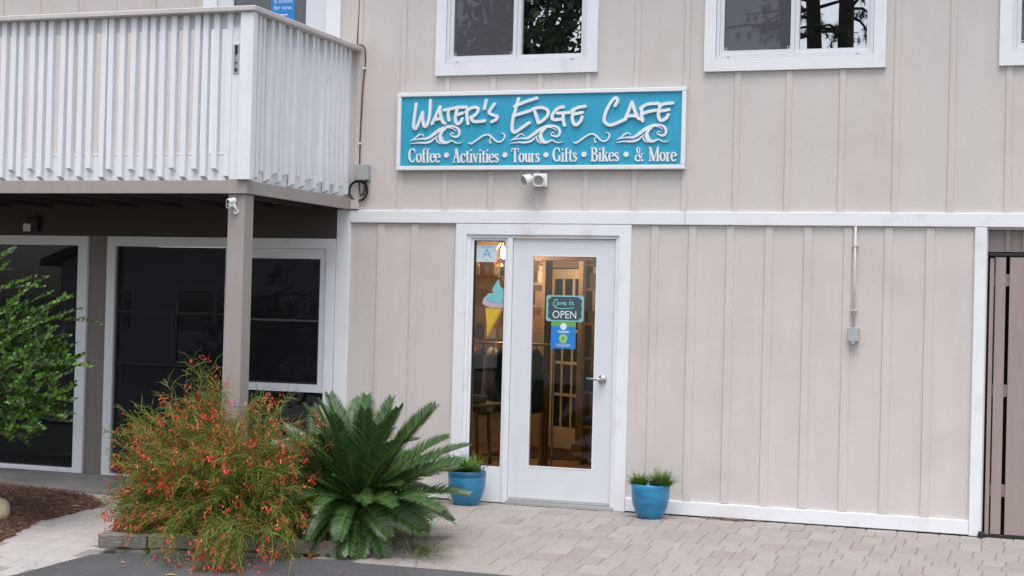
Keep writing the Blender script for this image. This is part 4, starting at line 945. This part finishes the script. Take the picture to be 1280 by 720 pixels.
mb = MB(); fern(mb, (0.08, 0, 0.245), 190, 0.16, 1.1, r, 0.85, 0.017); fern(mb, (0.10, -0.02, 0.25), 150, 0.14, 1.5, r, 0.6, 0.017); obj('foliage', mb, 'pot_leaf', p2)
obj('plant_tag', MB().bbox(-0.02, 0.03, 0.025, 0.04, 0.23, 0.29, 0.006), 'p_teal', p2)

# ------------------------------------------------------------------ timber edging, stone, litter
te = empty('timber_edging', (-2.12, -2.60, -0.235)); tag(te, 'weathered grey timber edging along the front of the flower bed', 'edging')
ang = math.atan2(0.45, 1.70); te.rotation_euler = (0, 0.0, ang)
def timb(x0, x1, y0, y1, z0, z1, sd):
    rr = random.Random(sd); bm = bmesh.new(); bmesh.ops.create_cube(bm, size=1.0)
    for v in bm.verts: v.co = ((x0 if v.co.x < 0 else x1), (y0 if v.co.y < 0 else y1), (z0 if v.co.z < 0 else z1))
    bmesh.ops.bevel(bm, geom=bm.edges[:], offset=0.008, segments=1, affect='EDGES')
    k = x0 + 0.09
    while k < x1 - .03: bmesh.ops.bisect_plane(bm, geom=bm.verts[:] + bm.edges[:] + bm.faces[:], plane_co=(k, 0, 0), plane_no=(1, 0, 0)); k += 0.09
    for v in bm.verts: v.co += Vector((rr.uniform(-.003, .003), rr.uniform(-.004, .004), rr.uniform(-.004, .004)))
    me = bpy.data.meshes.new('timber'); bm.to_mesh(me); bm.free(); obj('timber', me, 'timber', te)
timb(-0.02, 0.325, -0.03, 0.09, 0.055, 0.150, 1); timb(0.335, 1.72, -0.02, 0.09, 0.062, 0.155, 2)
timb(0.10, 0.33, -0.024, 0.08, -0.03, 0.052, 3); timb(0.345, 1.45, -0.016, 0.08, -0.03, 0.058, 4); timb(1.56, 1.76, -0.02, 0.08, 0.0, 0.075, 5)

st = MB(); rr = random.Random(9); bm = bmesh.new(); bmesh.ops.create_icosphere(bm, subdivisions=3, radius=1)
for v in bm.verts:
    n3 = math.sin(v.co.x * 3 + 1) * math.sin(v.co.y * 4) * 0.10
    for a in range(3): v.co[a] = math.copysign(abs(v.co[a]) ** 0.7, v.co[a])
    v.co *= (1 + n3); v.co.x *= 0.16; v.co.y *= 0.13; v.co.z *= 0.11
me = bpy.data.meshes.new('edging_stone'); bm.to_mesh(me); bm.free()
tag(obj('edging_stone', me, 'stone', None, (-3.47, -2.10, -0.085), (0, 0.05, 0.3), smooth=True), 'rounded tan stone in the mulch at the left edge', 'stone')
# litter
def leafm(L, w):
    return MB().add([(-L / 2, 0, 0), (-L * .1, -w / 2, .006), (L / 2, 0, .003), (-L * .1, w / 2, .008)], [(0, 1, 2), (0, 2, 3)])
for x, y, a, L, lbl in ((-1.30, -3.02, 0.3, 0.10, 'curled tan leaf lying on the asphalt before the red bush'), (-3.02, -1.62, 0.5, 0.09, 'pale dry leaf on the mulch near the path'), (-2.98, -1.32, 0.9, 0.10, 'bleached leaf on the far mulch edge')):
    dz = 0.012 if y < -2 else 0.075
    tag(obj('dry_leaf', leafm(L, L * .4), 'dry_leaf', None, (x, y, g(y) + dz), (0, 0, a)), lbl, 'leaf')
mb = MB(); r = random.Random(8)
for k in range(46):
    a = r.uniform(0, 2 * PI); c = Vector((1.83 + r.gauss(0, 0.09), -0.07 + r.gauss(0, 0.025), -0.012 + r.uniform(0, .008))); d = Vector((math.cos(a), math.sin(a) * .5, 0)) * r.uniform(.02, .05); n = Vector((-d.y, d.x, .004)).normalized() * .006
    mb.add([c - d - n, c - d + n, c + d + n, c + d - n], [(0, 1, 2, 3)])
tag(obj('leaf_litter', mb, 'mulch'), 'little heap of brown leaf litter against the white base board', 'leaf litter', kind='stuff')

# ------------------------------------------------------------------ red coral-plant bush
bush = empty('firecracker_bush', (-1.38, -2.22, -0.2)); tag(bush, 'large wispy green bush covered in small red tubular flowers', 'bush')
r = random.Random(42)
stems = MB(); twigs = MB(); flw = MB()
def rib(mb, p, q, w, r):
    d = (q - p); s = d.cross(Vector((r.uniform(-1, 1), r.uniform(-1, 1), r.uniform(-1, 1))))
    s = s.normalized() * w / 2 if s.length > 1e-6 else Vector((w / 2, 0, 0))
    mb.add([p - s, p + s, q], [(0, 1, 2)])
def flower(p, r, hang=1.0):
    d = Vector((r.gauss(0, .55), r.gauss(0, .55), -hang * r.uniform(.3, 1.0))).normalized(); L = r.uniform(0.016, 0.030); w = r.uniform(0.0034, 0.0054)
    a = d.cross(Vector((r.random(), r.random(), 1))).normalized(); b = d.cross(a); q = p + d * L
    vs = [p + (a * math.cos(t) + b * math.sin(t)) * w * .5 for t in (0, 2.1, 4.2)] + [q + (a * math.cos(t) + b * math.sin(t)) * w * 1.25 for t in (0, 2.1, 4.2)]
    flw.add(vs, [(0, 1, 4, 3), (1, 2, 5, 4), (2, 0, 3, 5), (3, 4, 5)])
def sstem(base, d, L, droop, seg=11, dens=1.0, fl=0.5):
    p = Vector(base); d = Vector(d).normalized(); step = L / seg; w = 0.0045
    for s in range(seg):
        d = (d + Vector((r.gauss(0, .06), r.gauss(0, .06), -droop * (s / seg) ** 1.3))).normalized(); q = p + d * step
        if q.z < g(base[1]) + 0.03 and q.y > -2.75: q.z = g(base[1]) + 0.03
        sd = d.cross(Vector((r.uniform(-1, 1), r.uniform(-1, 1), r.uniform(-1, 1)))).normalized() * w * (1.1 - s / seg)
        stems.add([p - sd, p + sd, q + sd * .85, q - sd * .85], [(0, 1, 2, 3)])
        if s >= 2:
            for k in range(int(5 * dens + r.random())):
                t = r.random(); a = p.lerp(q, t); dd_ = (d * r.uniform(0.5, 1.3) + Vector((r.gauss(0, .6), r.gauss(0, .6), r.gauss(-.12, .5)))).normalized()
                l = r.uniform(0.06, 0.17); m_ = a + dd_ * l * .55; e = m_ + (dd_ + Vector((0, 0, -0.55))).normalized() * l * .45
                s2 = dd_.cross(Vector((r.uniform(-1, 1), r.uniform(-1, 1), r.uniform(-1, 1)))).normalized() * 0.0017
                twigs.add([a - s2, a + s2, m_ + s2, m_ - s2], [(0, 1, 2, 3)]); twigs.add([m_ - s2, m_ + s2, e], [(0, 1, 2)])
                if s > seg * 0.5 and r.random() < 0.032 * fl:
                    for j in range(r.randint(2, 6)): flower(e + Vector((r.gauss(0, .02), r.gauss(0, .02), r.gauss(0, .02))), r)
        p = q
    if r.random() < 0.5 * fl:
        for j in range(r.randint(1, 4)): flower(p + Vector((r.gauss(0, .014), r.gauss(0, .014), r.gauss(0, .02))), r)
CL = [Vector((-1.46 + r.gauss(0, .5), -2.2 + r.gauss(0, .3), r.uniform(-.1, 1.0))) for k in range(60)]
def clus(p):
    return 3.2 if min((p - c).length_squared for c in CL) < 0.012 else 0.75
def bstem(base, tip, lift, dens=1.0, fl=1.0, seg=11):
    """arching stem to a tip on the dome, whorled with thread-like twigs"""
    b0 = Vector(base); t0 = Vector(tip); c0 = b0.lerp(t0, 0.5) + Vector((0, 0, lift)); p = b0; w = 0.0042
    for s in range(seg):
        t = (s + 1) / seg; q = b0 * (1 - t) ** 2 + c0 * 2 * t * (1 - t) + t0 * t * t + Vector((r.gauss(0, .008), r.gauss(0, .008), r.gauss(0, .008)))
        d = (q - p).normalized(); sd = d.cross(Vector((r.uniform(-1, 1), r.uniform(-1, 1), r.uniform(-1, 1)))).normalized() * w * (1.1 - s / seg)
        stems.add([p - sd, p + sd, q + sd * .85, q - sd * .85], [(0, 1, 2, 3)])
        if s >= 2:
            for k in range(int(8 * dens + r.random())):
                a_ = p.lerp(q, r.random()); dd_ = (d * r.uniform(0.5, 1.2) + Vector((r.gauss(0, .55), r.gauss(0, .55), r.gauss(-.05, .5)))).normalized()
                l = r.uniform(0.05, 0.15); m_ = a_ + dd_ * l * .55; e = m_ + (dd_ + Vector((0, 0, -0.5))).normalized() * l * .45
                s2 = dd_.cross(Vector((r.uniform(-1, 1), r.uniform(-1, 1), r.uniform(-1, 1)))).normalized() * 0.0018
                twigs.add([a_ - s2, a_ + s2, m_ + s2, m_ - s2], [(0, 1, 2, 3)]); twigs.add([m_ - s2, m_ + s2, e], [(0, 1, 2)])
                if s > seg * 0.62 and r.random() < 0.028 * fl * clus(e):
                    for j in range(r.randint(3, 9)): flower(e + Vector((r.gauss(0, .017), r.gauss(0, .017), r.gauss(0, .02))), r)
        p = q
    if r.random() < 0.42 * fl:
        for j in range(r.randint(2, 5)): flower(p + Vector((r.gauss(0, .016), r.gauss(0, .016), r.gauss(0, .02))), r)
lob = [(r.uniform(0, 2 * PI), r.uniform(.2, 1.2), r.uniform(.10, .2)) for k in range(9)]
for i in range(640):
    u = Vector((r.gauss(0, 1), r.gauss(0, 1), r.gauss(0, 1))).normalized(); u.z = abs(u.z) if r.random() < 0.84 else -0.32 * abs(u.z)
    rad = 1.0 if r.random() < 0.6 else r.uniform(.55, 1.0)
    for la, le, ls in lob:       # uneven outline: some shoots stand out, others fall short
        dv = Vector((math.cos(la) * math.cos(le), math.sin(la) * math.cos(le), math.sin(le))); k_ = u.dot(dv)
        if k_ > 0.86: rad *= 1 + ls * (k_ - .86) / .14
    rad *= (r.uniform(.80, 1.02) if r.random() < 0.85 else r.uniform(1.02, 1.16)) / (abs(u.x) ** 2.7 + abs(u.y) ** 2.7 + abs(u.z) ** 2.7) ** (1 / 2.7)
    tip = Vector((-1.48 + (0.78 if u.x < 0 else 0.82) * u.x * rad, -2.15 + 0.47 * u.y * rad, -0.04 + (0.92 if u.x < -0.05 else 0.74) * u.z * rad))
    a = r.uniform(0, 2 * PI); q_ = math.sqrt(r.random()); base = (-1.36 + 0.45 * q_ * math.cos(a) * .8 + u.x * .12, -2.12 + 0.17 * q_ * math.sin(a), -0.15)
    bstem(base, tip, 0.10 + 0.30 * (1 - abs(u.z)), dens=1.0, fl=1.0)
for i in range(70):      # low skirt on the left of the bush
    bstem((-1.7 + r.uniform(-.2, .2), -2.15 + r.uniform(-.12, .12), -0.15), (r.uniform(-2.25, -1.75), -2.2 + r.uniform(-.28, .3), r.uniform(-.12, .35)), r.uniform(.08, .22), dens=1.0, fl=0.7)
for i in range(40):      # drape over the timber towards the asphalt
    sstem((-1.28 + r.uniform(-.22, .42), -2.42 + r.uniform(-.06, .06), -0.06), (r.uniform(-.3, .5), -0.75, r.uniform(.25, .8)), r.uniform(0.45, 0.65), 0.75, dens=1.0, fl=1.6)
for i in range(30):      # upright shoots at the crown
    sstem((-1.58 + r.uniform(-.09, .09), -2.1 + r.uniform(-.1, .05), 0.35), (r.uniform(-.12, .04), r.uniform(-.1, .1), 1), r.uniform(0.5, 0.85), 0.08, dens=0.6, fl=0.9)
for nm, mb, m in (('stems', stems, 'stem_brown'), ('twigs', twigs, 'stem_green'), ('flowers', flw, 'flower_red')):
    o = obj(nm, mb, m, bush); o.location = (1.38, 2.22, 0.2); o['kind'] = 'stuff'
fallen = MB(); keep = flw; flw = fallen
for k in range(48):
    x = -1.25 + r.gauss(0.1, .42); y = -2.78 + r.gauss(0, .09)
    flower(Vector((x, y, g(y) + 0.018)), r, 0.02)
tag(obj('fallen_flowers', fallen, 'flower_red'), 'fallen red flowers scattered on the asphalt under the bush', 'flowers', kind='stuff')

# ------------------------------------------------------------------ sago palm
cy = empty('sago_palm', (-0.48, -1.86, -0.10)); tag(cy, 'dark green sago palm with stiff feathery fronds beside the red bush', 'palm')
def frond_mesh(L, bend, n, sd):
    rr = random.Random(sd); m = MB(); pts = []; p = Vector((0, 0, 0)); a = 0.0; seg = 26
    for s in range(seg + 1):
        pts.append(p.copy()); a = bend * (s / seg) ** 1.4; p = p + Vector((math.cos(a), 0, -math.sin(a))) * L / seg
    m.tube(pts[::2] , [0.008 * (1.05 - i / 14) for i in range(len(pts[::2]))], 5)
    nr = len(m.f); tot = n
    for k in range(tot):
        t = 0.10 + 0.90 * k / (tot - 1); fi = min(t * seg, seg - 0.001); i = int(fi); c = pts[i].lerp(pts[i + 1], fi - i); T = (pts[i + 1] - pts[i]).normalized()
        l = 0.142 * (math.sin(min(1, (t + 0.10) * 1.7) * PI / 2)) * (1 - 0.58 * max(0, (t - .6) / .4) ** 2.2) * rr.uniform(.92, 1.06)
        for s in (-1, 1):
            upv = Vector((0, 1, 0)).cross(T) * -1; upv = Vector((math.sin(0), 0, 1)) - T * T.z; upv.normalize()
            d = (Vector((0, s, 0)) * 0.90 + T * (0.42 + 0.45 * t) + upv * 0.32 + Vector((rr.gauss(0, .03), rr.gauss(0, .03), rr.gauss(0, .04)))).normalized()
            w = T * 0.0058; mid = c + d * l * .55 + upv * 0.006; tip = c + d * l - upv * 0.004
            m.add([c - w, c + w, mid + w * .95, mid - w * .95, tip], [(0, 1, 2, 3), (3, 2, 4)])
    me = m.mesh('frond'); me.materials.append(MATS['cycad_leaf']); me.materials.append(MATS['cycad_rib'])
    for i, pg in enumerate(me.polygons): pg.material_index = 1 if i < nr else 0
    return me
FM = [frond_mesh(0.84, 0.22, 92, 1), frond_mesh(0.78, 0.7, 86, 2), frond_mesh(0.62, 1.2, 70, 3), frond_mesh(0.84, 0.42, 92, 4), frond_mesh(0.50, 0.7, 60, 5)]
r = random.Random(77)
def frond(az, el, mi, sc_=1.0, roll=0.0, off=(0, 0, 0)):
    o = bpy.data.objects.new('frond', FM[mi]); COL.objects.link(o); o.parent = cy
    d = Vector((math.cos(math.radians(az)) * math.cos(math.radians(el)), math.sin(math.radians(az)) * math.cos(math.radians(el)), math.sin(math.radians(el))))
    q = Vector((1, 0, 0)).rotation_difference(d); side = Vector((-math.sin(math.radians(az)), math.cos(math.radians(az)), 0)); upv = d.cross(side)
    roll += 0.6 * math.cos(math.radians(az)) * math.cos(math.radians(el))
    mtx = Matrix((d, side, upv)).transposed().to_4x4() @ Matrix.Rotation(roll, 4, 'X')
    o.matrix_local = Matrix.Translation(Vector((0.03 * d.x, 0.03 * d.y, 0.26)) + Vector(off)) @ mtx @ Matrix.Scale(sc_, 4)
# az: 0 = right along the wall, -90 = towards the camera, 180 = left
for az, el, mi, s in ((100, 78, 0, .98), (165, 72, 0, .98), (200, 64, 0, .95), (50, 74, 0, .98), (10, 70, 0, .96), (-20, 64, 0, .95), (185, 52, 3, 1.0), (140, 60, 0, 1.0), (20, 56, 0, 1.02), (0, 46, 3, 1.04), (-6, 34, 3, 1.0), (30, 40, 3, 1.0), (80, 58, 3, .95), (120, 48, 3, 1.0),
                      (-60, 72, 0, .85), (-110, 74, 0, .85), (-150, 70, 0, .9), (-35, 50, 3, .9), (-80, 60, 1, .8), (-125, 58, 1, .82), (215, 46, 1, .95), (-22, 20, 1, 1.02), (8, 16, 3, .90), (-14, 8, 1, .84), (170, 34, 3, 1.0), (200, 22, 1, .95), (150, 22, 1, 1.0), (60, 20, 1, .95), (90, 20, 1, .95),
                      (-45, 22, 1, .78), (-70, 30, 2, .8), (-100, 24, 2, .8), (-130, 26, 2, .85), (-160, 18, 2, .9), (-32, 2, 2, .95), (-55, 0, 2, .85), (-85, 2, 2, .8), (-112, 0, 2, .8), (-140, 2, 2, .8), (190, 4, 2, .9), (10, -4, 2, .9), (35, 4, 1, .9), (-90, 45, 4, .9), (-40, 38, 4, 1.0), (-140, 42, 4, 1.0), (-50, 60, 3, .88), (-95, 66, 3, .85), (-140, 56, 3, .9), (15, 62, 0, 1.0), (-25, 34, 3, .95), (25, 28, 3, .95), (-50, -14, 2, .85), (-110, -14, 2, .85), (-80, -22, 4, 1.0), (-62, -30, 4, .95), (-98, -30, 4, .95), (160, 60, 0, .98), (120, 66, 0, .95)):
    frond(az + r.uniform(-5, 5), el + r.uniform(-3, 3), mi, s * r.uniform(.93, 1.05), r.uniform(-.3, .3))
for az, el in ((-128, -40), (200, -24)):
    frond(az, el, 4, .9, 0.2); o = [c for c in COL.objects if c.parent == cy][-1]
    me = FM[4].copy(); me.materials.clear(); me.materials.append(MATS['dry_leaf']); me.materials.append(MATS['dry_leaf']); o.data = me; o.name = 'dead_frond'
tr = MB(); tr.lathe([(0.0, -0.06), (0.10, -0.05), (0.125, 0.05), (0.12, 0.16), (0.09, 0.25), (0.0, 0.29)], (0, 0, 0), 18); obj('trunk', tr, 'cycad_trunk', cy)
for k in range(26):
    a = r.uniform(0, 2 * PI); z = r.uniform(0.02, 0.24); d = Vector((math.cos(a), math.sin(a), 0.9)); p = Vector((math.cos(a) * .10, math.sin(a) * .10, z))
    obj('leaf_base', MB().tube([p, p + d * 0.06], [0.016, 0.007], 6), 'cycad_stub', cy)
# second, paler sago palm behind the bush
cy2 = empty('sago_palm', (-0.92, -1.35, -0.10)); tag(cy2, 'partly hidden sago palm behind the red bush against the low window', 'palm')
keepc = cy; cy = cy2
for az, el, mi, s in ((95, 62, 0, .95), (140, 55, 3, .95), (60, 58, 3, .95), (20, 50, 1, .95), (170, 45, 1, .95), (-30, 55, 1, .9), (0, 32, 1, .95), (-80, 60, 1, .9), (-120, 45, 1, .9), (120, 35, 1, .95), (40, 34, 1, .95)):
    frond(az + r.uniform(-5, 5), el + r.uniform(-3, 3), mi, s, r.uniform(-.3, .3))
obj('trunk', tr.mesh('trunk'), 'cycad_trunk', cy2)
cy = keepc
# grass tuft at the bed's right corner
mb = MB(); r = random.Random(4)
for k in range(90):
    p = Vector((0.02 + r.gauss(0, .09), -1.93 + r.gauss(0, .06), g(-1.93) + 0.03)); d = Vector((r.uniform(-.3, 1.0), r.uniform(-.9, .3), r.uniform(.3, 1.0))).normalized(); L = r.uniform(0.10, 0.30)
    s2 = Vector((r.uniform(-1, 1), r.uniform(-1, 1), 0)).normalized() * 0.0028; q = p
    for s in range(4):
        d = (d + Vector((0, 0, -0.28))).normalized(); q2 = q + d * L / 4
        if q2.z < g(q2.y) + 0.006: q2.z = g(q2.y) + 0.006
        mb.add([q - s2, q + s2, q2 + s2 * .8, q2 - s2 * .8], [(0, 1, 2, 3)]); q = q2
tag(obj('grass_tuft', mb, 'grass'), 'thin yellow-green grass sprawling onto the pavers beside the palm', 'grass', kind='stuff')
mb = MB()
for k in range(130):
    p = Vector((-3.05 + r.gauss(0, .12) - .2, -2.75 + r.gauss(0, .14), g(-2.75) + 0.03)); d = Vector((r.gauss(0, .5), r.gauss(0, .5), 1)).normalized(); L = r.uniform(0.05, 0.13)
    s2 = Vector((r.uniform(-1, 1), r.uniform(-1, 1), 0)).normalized() * 0.003; mb.add([p - s2, p + s2, p + d * L], [(0, 1, 2)])
tag(obj('weed_grass', mb, 'grass'), 'short weeds at the front edge of the mulch', 'grass', kind='stuff')

# ------------------------------------------------------------------ leafy shrub at the left
sh = empty('leafy_shrub', (-3.95, -2.2, -0.15)); tag(sh, 'bright green small-leaved shrub reaching in from the left edge', 'shrub')
r = random.Random(15); lv = MB(); br = MB()
def leaf(c, d, n, L, w):
    s = d.cross(n).normalized(); up_ = s.cross(d).normalized()
    a = c; m1 = c + d * L * .5; t = c + d * L - up_ * L * .08
    lv.add([a, m1 + s * w / 2 + up_ * w * .18, t, m1 - s * w / 2 + up_ * w * .18, m1], [(0, 4, 1), (4, 2, 1), (0, 3, 4), (4, 3, 2)])
def spray(p, d, L, droop=0.03, dens=1.0):
    p = Vector(p); d = Vector(d).normalized(); n = max(3, int(L / 0.034 * dens)); st_ = [p.copy()]
    for s in range(n):
        d = (d + Vector((r.gauss(0, .05), r.gauss(0, .05), r.gauss(0, .04) - droop * .3))).normalized(); p = p + d * L / n; st_.append(p.copy())
        up_ = Vector((0, 0, 1)); sd = d.cross(up_).normalized()
        for sg_ in (-1, 1):
            ld = (d * 0.55 + sd * sg_ * r.uniform(.4, .9) + up_ * r.uniform(.1, .75) + Vector((r.gauss(0, .15), r.gauss(0, .15), 0))).normalized()
            sz = r.uniform(0.052, 0.080) * (1 - 0.4 * s / n); leaf(p, ld, (up_ * .45 + Vector((r.gauss(0.15, .4), r.gauss(-.75, .35), r.gauss(0, .2)))).normalized(), sz, sz * .62)
    br.tube(st_[::3] + [st_[-1]], [0.0026 * (1.1 - i / (len(st_[::3]) + 1)) for i in range(len(st_[::3]) + 1)], 4, cap=False)
for i in range(440):
    u = Vector((r.gauss(0, 1), r.gauss(0, 1), r.gauss(0, 1))).normalized() * (r.random() ** 0.33)
    c = Vector((-3.50 + u.x * 0.72, -2.2 + u.y * 0.45, 0.97 + u.z * 0.50 + 0.06 * math.sin(u.x * 7)))
    d = Vector((u.x * .6 + .2 + r.gauss(0, .35), u.y * .5 + r.gauss(-.2, .6), u.z * .4 + r.uniform(-.1, .8)))
    spray(c, d, r.uniform(0.10, 0.24))
for a, b in (((-3.5, -2.2, 1.36), (-2.86, -2.22, 1.64)), ((-3.3, -2.2, 1.35), (-2.54, -2.25, 1.42)), ((-3.1, -2.2, 1.38), (-2.78, -2.2, 1.62)), ((-3.05, -2.25, 1.44), (-2.74, -2.25, 1.56)), ((-3.6, -2.2, 1.58), (-3.02, -2.2, 1.72)), ((-3.5, -2.2, 1.75), (-3.28, -2.2, 1.80)), ((-3.5, -2.2, 1.8), (-3.24, -2.2, 1.92)),
             ((-3.2, -2.2, 1.03), (-2.56, -2.2, 1.10)), ((-3.2, -2.15, .93), (-2.60, -2.2, 1.12)), ((-3.1, -2.2, .82), (-2.62, -2.25, .86)), ((-3.2, -2.25, .74), (-2.68, -2.2, .82)), ((-3.2, -2.2, .70), (-2.70, -2.2, .66)), ((-3.1, -2.2, 1.16), (-2.74, -2.2, 1.26)), ((-3.1, -2.25, 1.0), (-2.80, -2.25, 1.30)), ((-3.3, -2.3, 1.2), (-2.85, -2.3, 1.45)), ((-3.4, -2.2, .6), (-3.2, -2.2, .5))):
    A = Vector(a); Bv = Vector(b); spray(A, (Bv - A) + Vector((0, 0, 0.03)), (Bv - A).length, 0.06, 1.0); spray(A + (Bv - A) * .4 + Vector((0, .03, 0)), (Bv - A) * .6 + Vector((0, .1, .08)), (Bv - A).length * .45, 0.05)
o = obj('foliage', lv, 'shrub_leaf', sh); o.location = (3.95, 2.2, 0.15); o['kind'] = 'stuff'
for k in range(7):
    a = r.uniform(-.6, .9); br.tube(smooth_line([(-3.95 + .03 * k, -2.2, -0.15), (-3.9 + .1 * a, -2.2 + r.uniform(-.1, .1), .4), (-3.6 + .3 * a, -2.2 + r.uniform(-.3, .3), .9), (-3.3 + .4 * a, -2.2 + r.uniform(-.3, .3), 1.35)], 4), [0.02 * (1 - i / 14) for i in range(13)], 6)
o = obj('branches', br, 'bark', sh); o.location = (3.95, 2.2, 0.15)

# ------------------------------------------------------------------ trees across the drive, mirrored in the windows
def oak(x, y, h, rx, sd, lbl):
    rr = random.Random(sd); t = empty('oak_tree', (x, y, -0.4)); tag(t, lbl, 'tree', 'trees across the drive')
    m = MB(); m.tube([(0, 0, 0), (0.1, 0, h * .25), (0, .2, h * .5), (.3, 0, h * .8)], [0.4, 0.32, 0.24, 0.08], 8)
    lf = MB()
    for k in range(60):
        u = Vector((rr.gauss(0, 1), rr.gauss(0, 1), rr.gauss(0, 1))).normalized() * rr.random() ** .45; c = Vector((u.x * rx, u.y * rx * .6, h * .62 + u.z * h * .38))
        m.tube([(0, 0, h * .35), (c.x * .5, c.y * .5, h * .3 + c.z * .4), c], [0.12, 0.06, 0.015], 5, cap=False)
        for j in range(120):
            p = c + Vector((rr.gauss(0, .42), rr.gauss(0, .42), rr.gauss(0, .28))); s = rr.uniform(.08, .17)
            a = Vector((rr.uniform(-1, 1), rr.uniform(-1, 1), rr.uniform(-1, 1))).normalized() * s; b = a.cross(Vector((rr.uniform(-1, 1), rr.uniform(-1, 1), rr.uniform(-1, 1)))).normalized() * s * .6
            lf.add([p - a, p + b, p + a, p - b], [(0, 1, 2, 3)])
    obj('trunk', m, 'pine_bark', t); o = obj('crown', lf, 'tree_leaf', t); o['kind'] = 'stuff'
def pine(x, y, h, lean, sd, lbl):
    rr = random.Random(sd); t = empty('pine_tree', (x, y, -0.4)); tag(t, lbl, 'tree', 'trees across the drive')
    m = MB(); m.tube([(0, 0, 0), (lean * .4, 0, h * .4), (lean, .1, h)], [0.26, 0.20, 0.07], 9); lf = MB()
    for k in range(60):
        z = h * rr.uniform(.36, 1.0); a = rr.uniform(0, 2 * PI); L = rr.uniform(0.8, 2.4); b0 = Vector((lean * z / h, 0, z)); b1 = b0 + Vector((math.cos(a) * L, math.sin(a) * L, rr.uniform(-.4, .5)))
        m.tube([b0, b0.lerp(b1, .5) + Vector((0, 0, .15)), b1], [0.05, 0.035, 0.01], 5, cap=False)
        for j in range(rr.randint(4, 9)):
            c = b0.lerp(b1, rr.uniform(.45, 1.05)) + Vector((rr.gauss(0, .15), rr.gauss(0, .15), rr.gauss(0, .1)))
            for q in range(46):
                d = Vector((rr.gauss(0, 1), rr.gauss(0, 1), rr.gauss(-.2, .9))).normalized() * rr.uniform(.12, .28); s = d.cross(Vector((0, .3, 1))).normalized() * .012
                lf.add([c - s, c + s, c + d], [(0, 1, 2)])
    obj('trunk', m, 'pine_bark', t); o = obj('crown', lf, 'tree_leaf', t); o['kind'] = 'stuff'
oak(-9.5, -27, 15, 4.6, 1, 'broad dark oak across the drive mirrored in the window over the sign')
oak(-27, -36, 12, 5, 2, 'dark oak far to the left across the drive')
oak(10, -33, 12, 5, 5, 'dark oak far to the right across the drive')
pine(-1.25, -27, 19, -1.0, 3, 'leaning pine across the drive mirrored at the left of the upper right window')
pine(-0.86, -26, 20, 0.1, 4, 'straight pine across the drive mirrored at the right of the upper right window')
pine(-2.7, -30, 18, -0.4, 6, 'slim pine farther back across the drive')
pine(2.4, -29, 18, -0.4, 9, 'pine across the drive mirrored in the rightmost upper window')

# loose grit on the asphalt and the sandy bed edge
mb = MB(); r = random.Random(66)
for k in range(500):
    x = r.uniform(-2.4, 1.2); y = -2.36 - abs(r.gauss(0, .45)) - max(0, (-0.4 - x)) * 0.27
    s_ = r.uniform(.002, .007); c = Vector((x, y, g(y) + 0.004 + s_ * .4)); vs = [c + Vector((r.uniform(.6, 1.2) * s_ * math.cos(t), r.uniform(.6, 1.2) * s_ * math.sin(t), -s_ * .4)) for t in (0, 1.57, 3.14, 4.71)] + [c + Vector((0, 0, s_ * .6))]
    mb.add(vs, [(0, 1, 4), (1, 2, 4), (2, 3, 4), (3, 0, 4)])
tag(obj('loose_grit', mb, 'grit'), 'loose pale grit scattered along the asphalt edge before the bed', 'grit', kind='stuff')

# pale house across the drive, faintly mirrored in the porch windows
ho = empty('neighbour_house', (-19, -33, -0.4)); tag(ho, 'pale gabled house across the drive, faintly mirrored in the porch windows', 'house')
obj('wall', MB().box(-6, 6, -4, 4, 0, 3.0), 'house_siding', ho)
obj('gable', MB().prism([(-6, 3.0), (6, 3.0), (0, 5.2)], 3.7, 4.0), 'house_siding', ho)
obj('roof', MB().prism([(-6.5, 2.86), (-6.5, 3.06), (0, 5.5), (6.5, 3.06), (6.5, 2.86), (0, 5.27)], -4.4, 4.4), 'house_roof', ho)
for x in (-4, -1.2, 3.2):
    w = obj('window', MB().ring(x - .7, x + .7, 0.9, 2.3, .1, 3.98, 4.06), 'white_trim', ho); obj('pane', MB().box(x - .6, x + .6, 4.0, 4.03, 1.0, 2.2), 'dark_glass', w)
d_ = obj('door', MB().box(.7, 1.6, 4.0, 4.05, 0.05, 2.1), 'taupe', ho); obj('handle', MB().tube([(.8, 4.05, 1.0), (.8, 4.1, 1.0)], .03, 8), 'steel', d_)
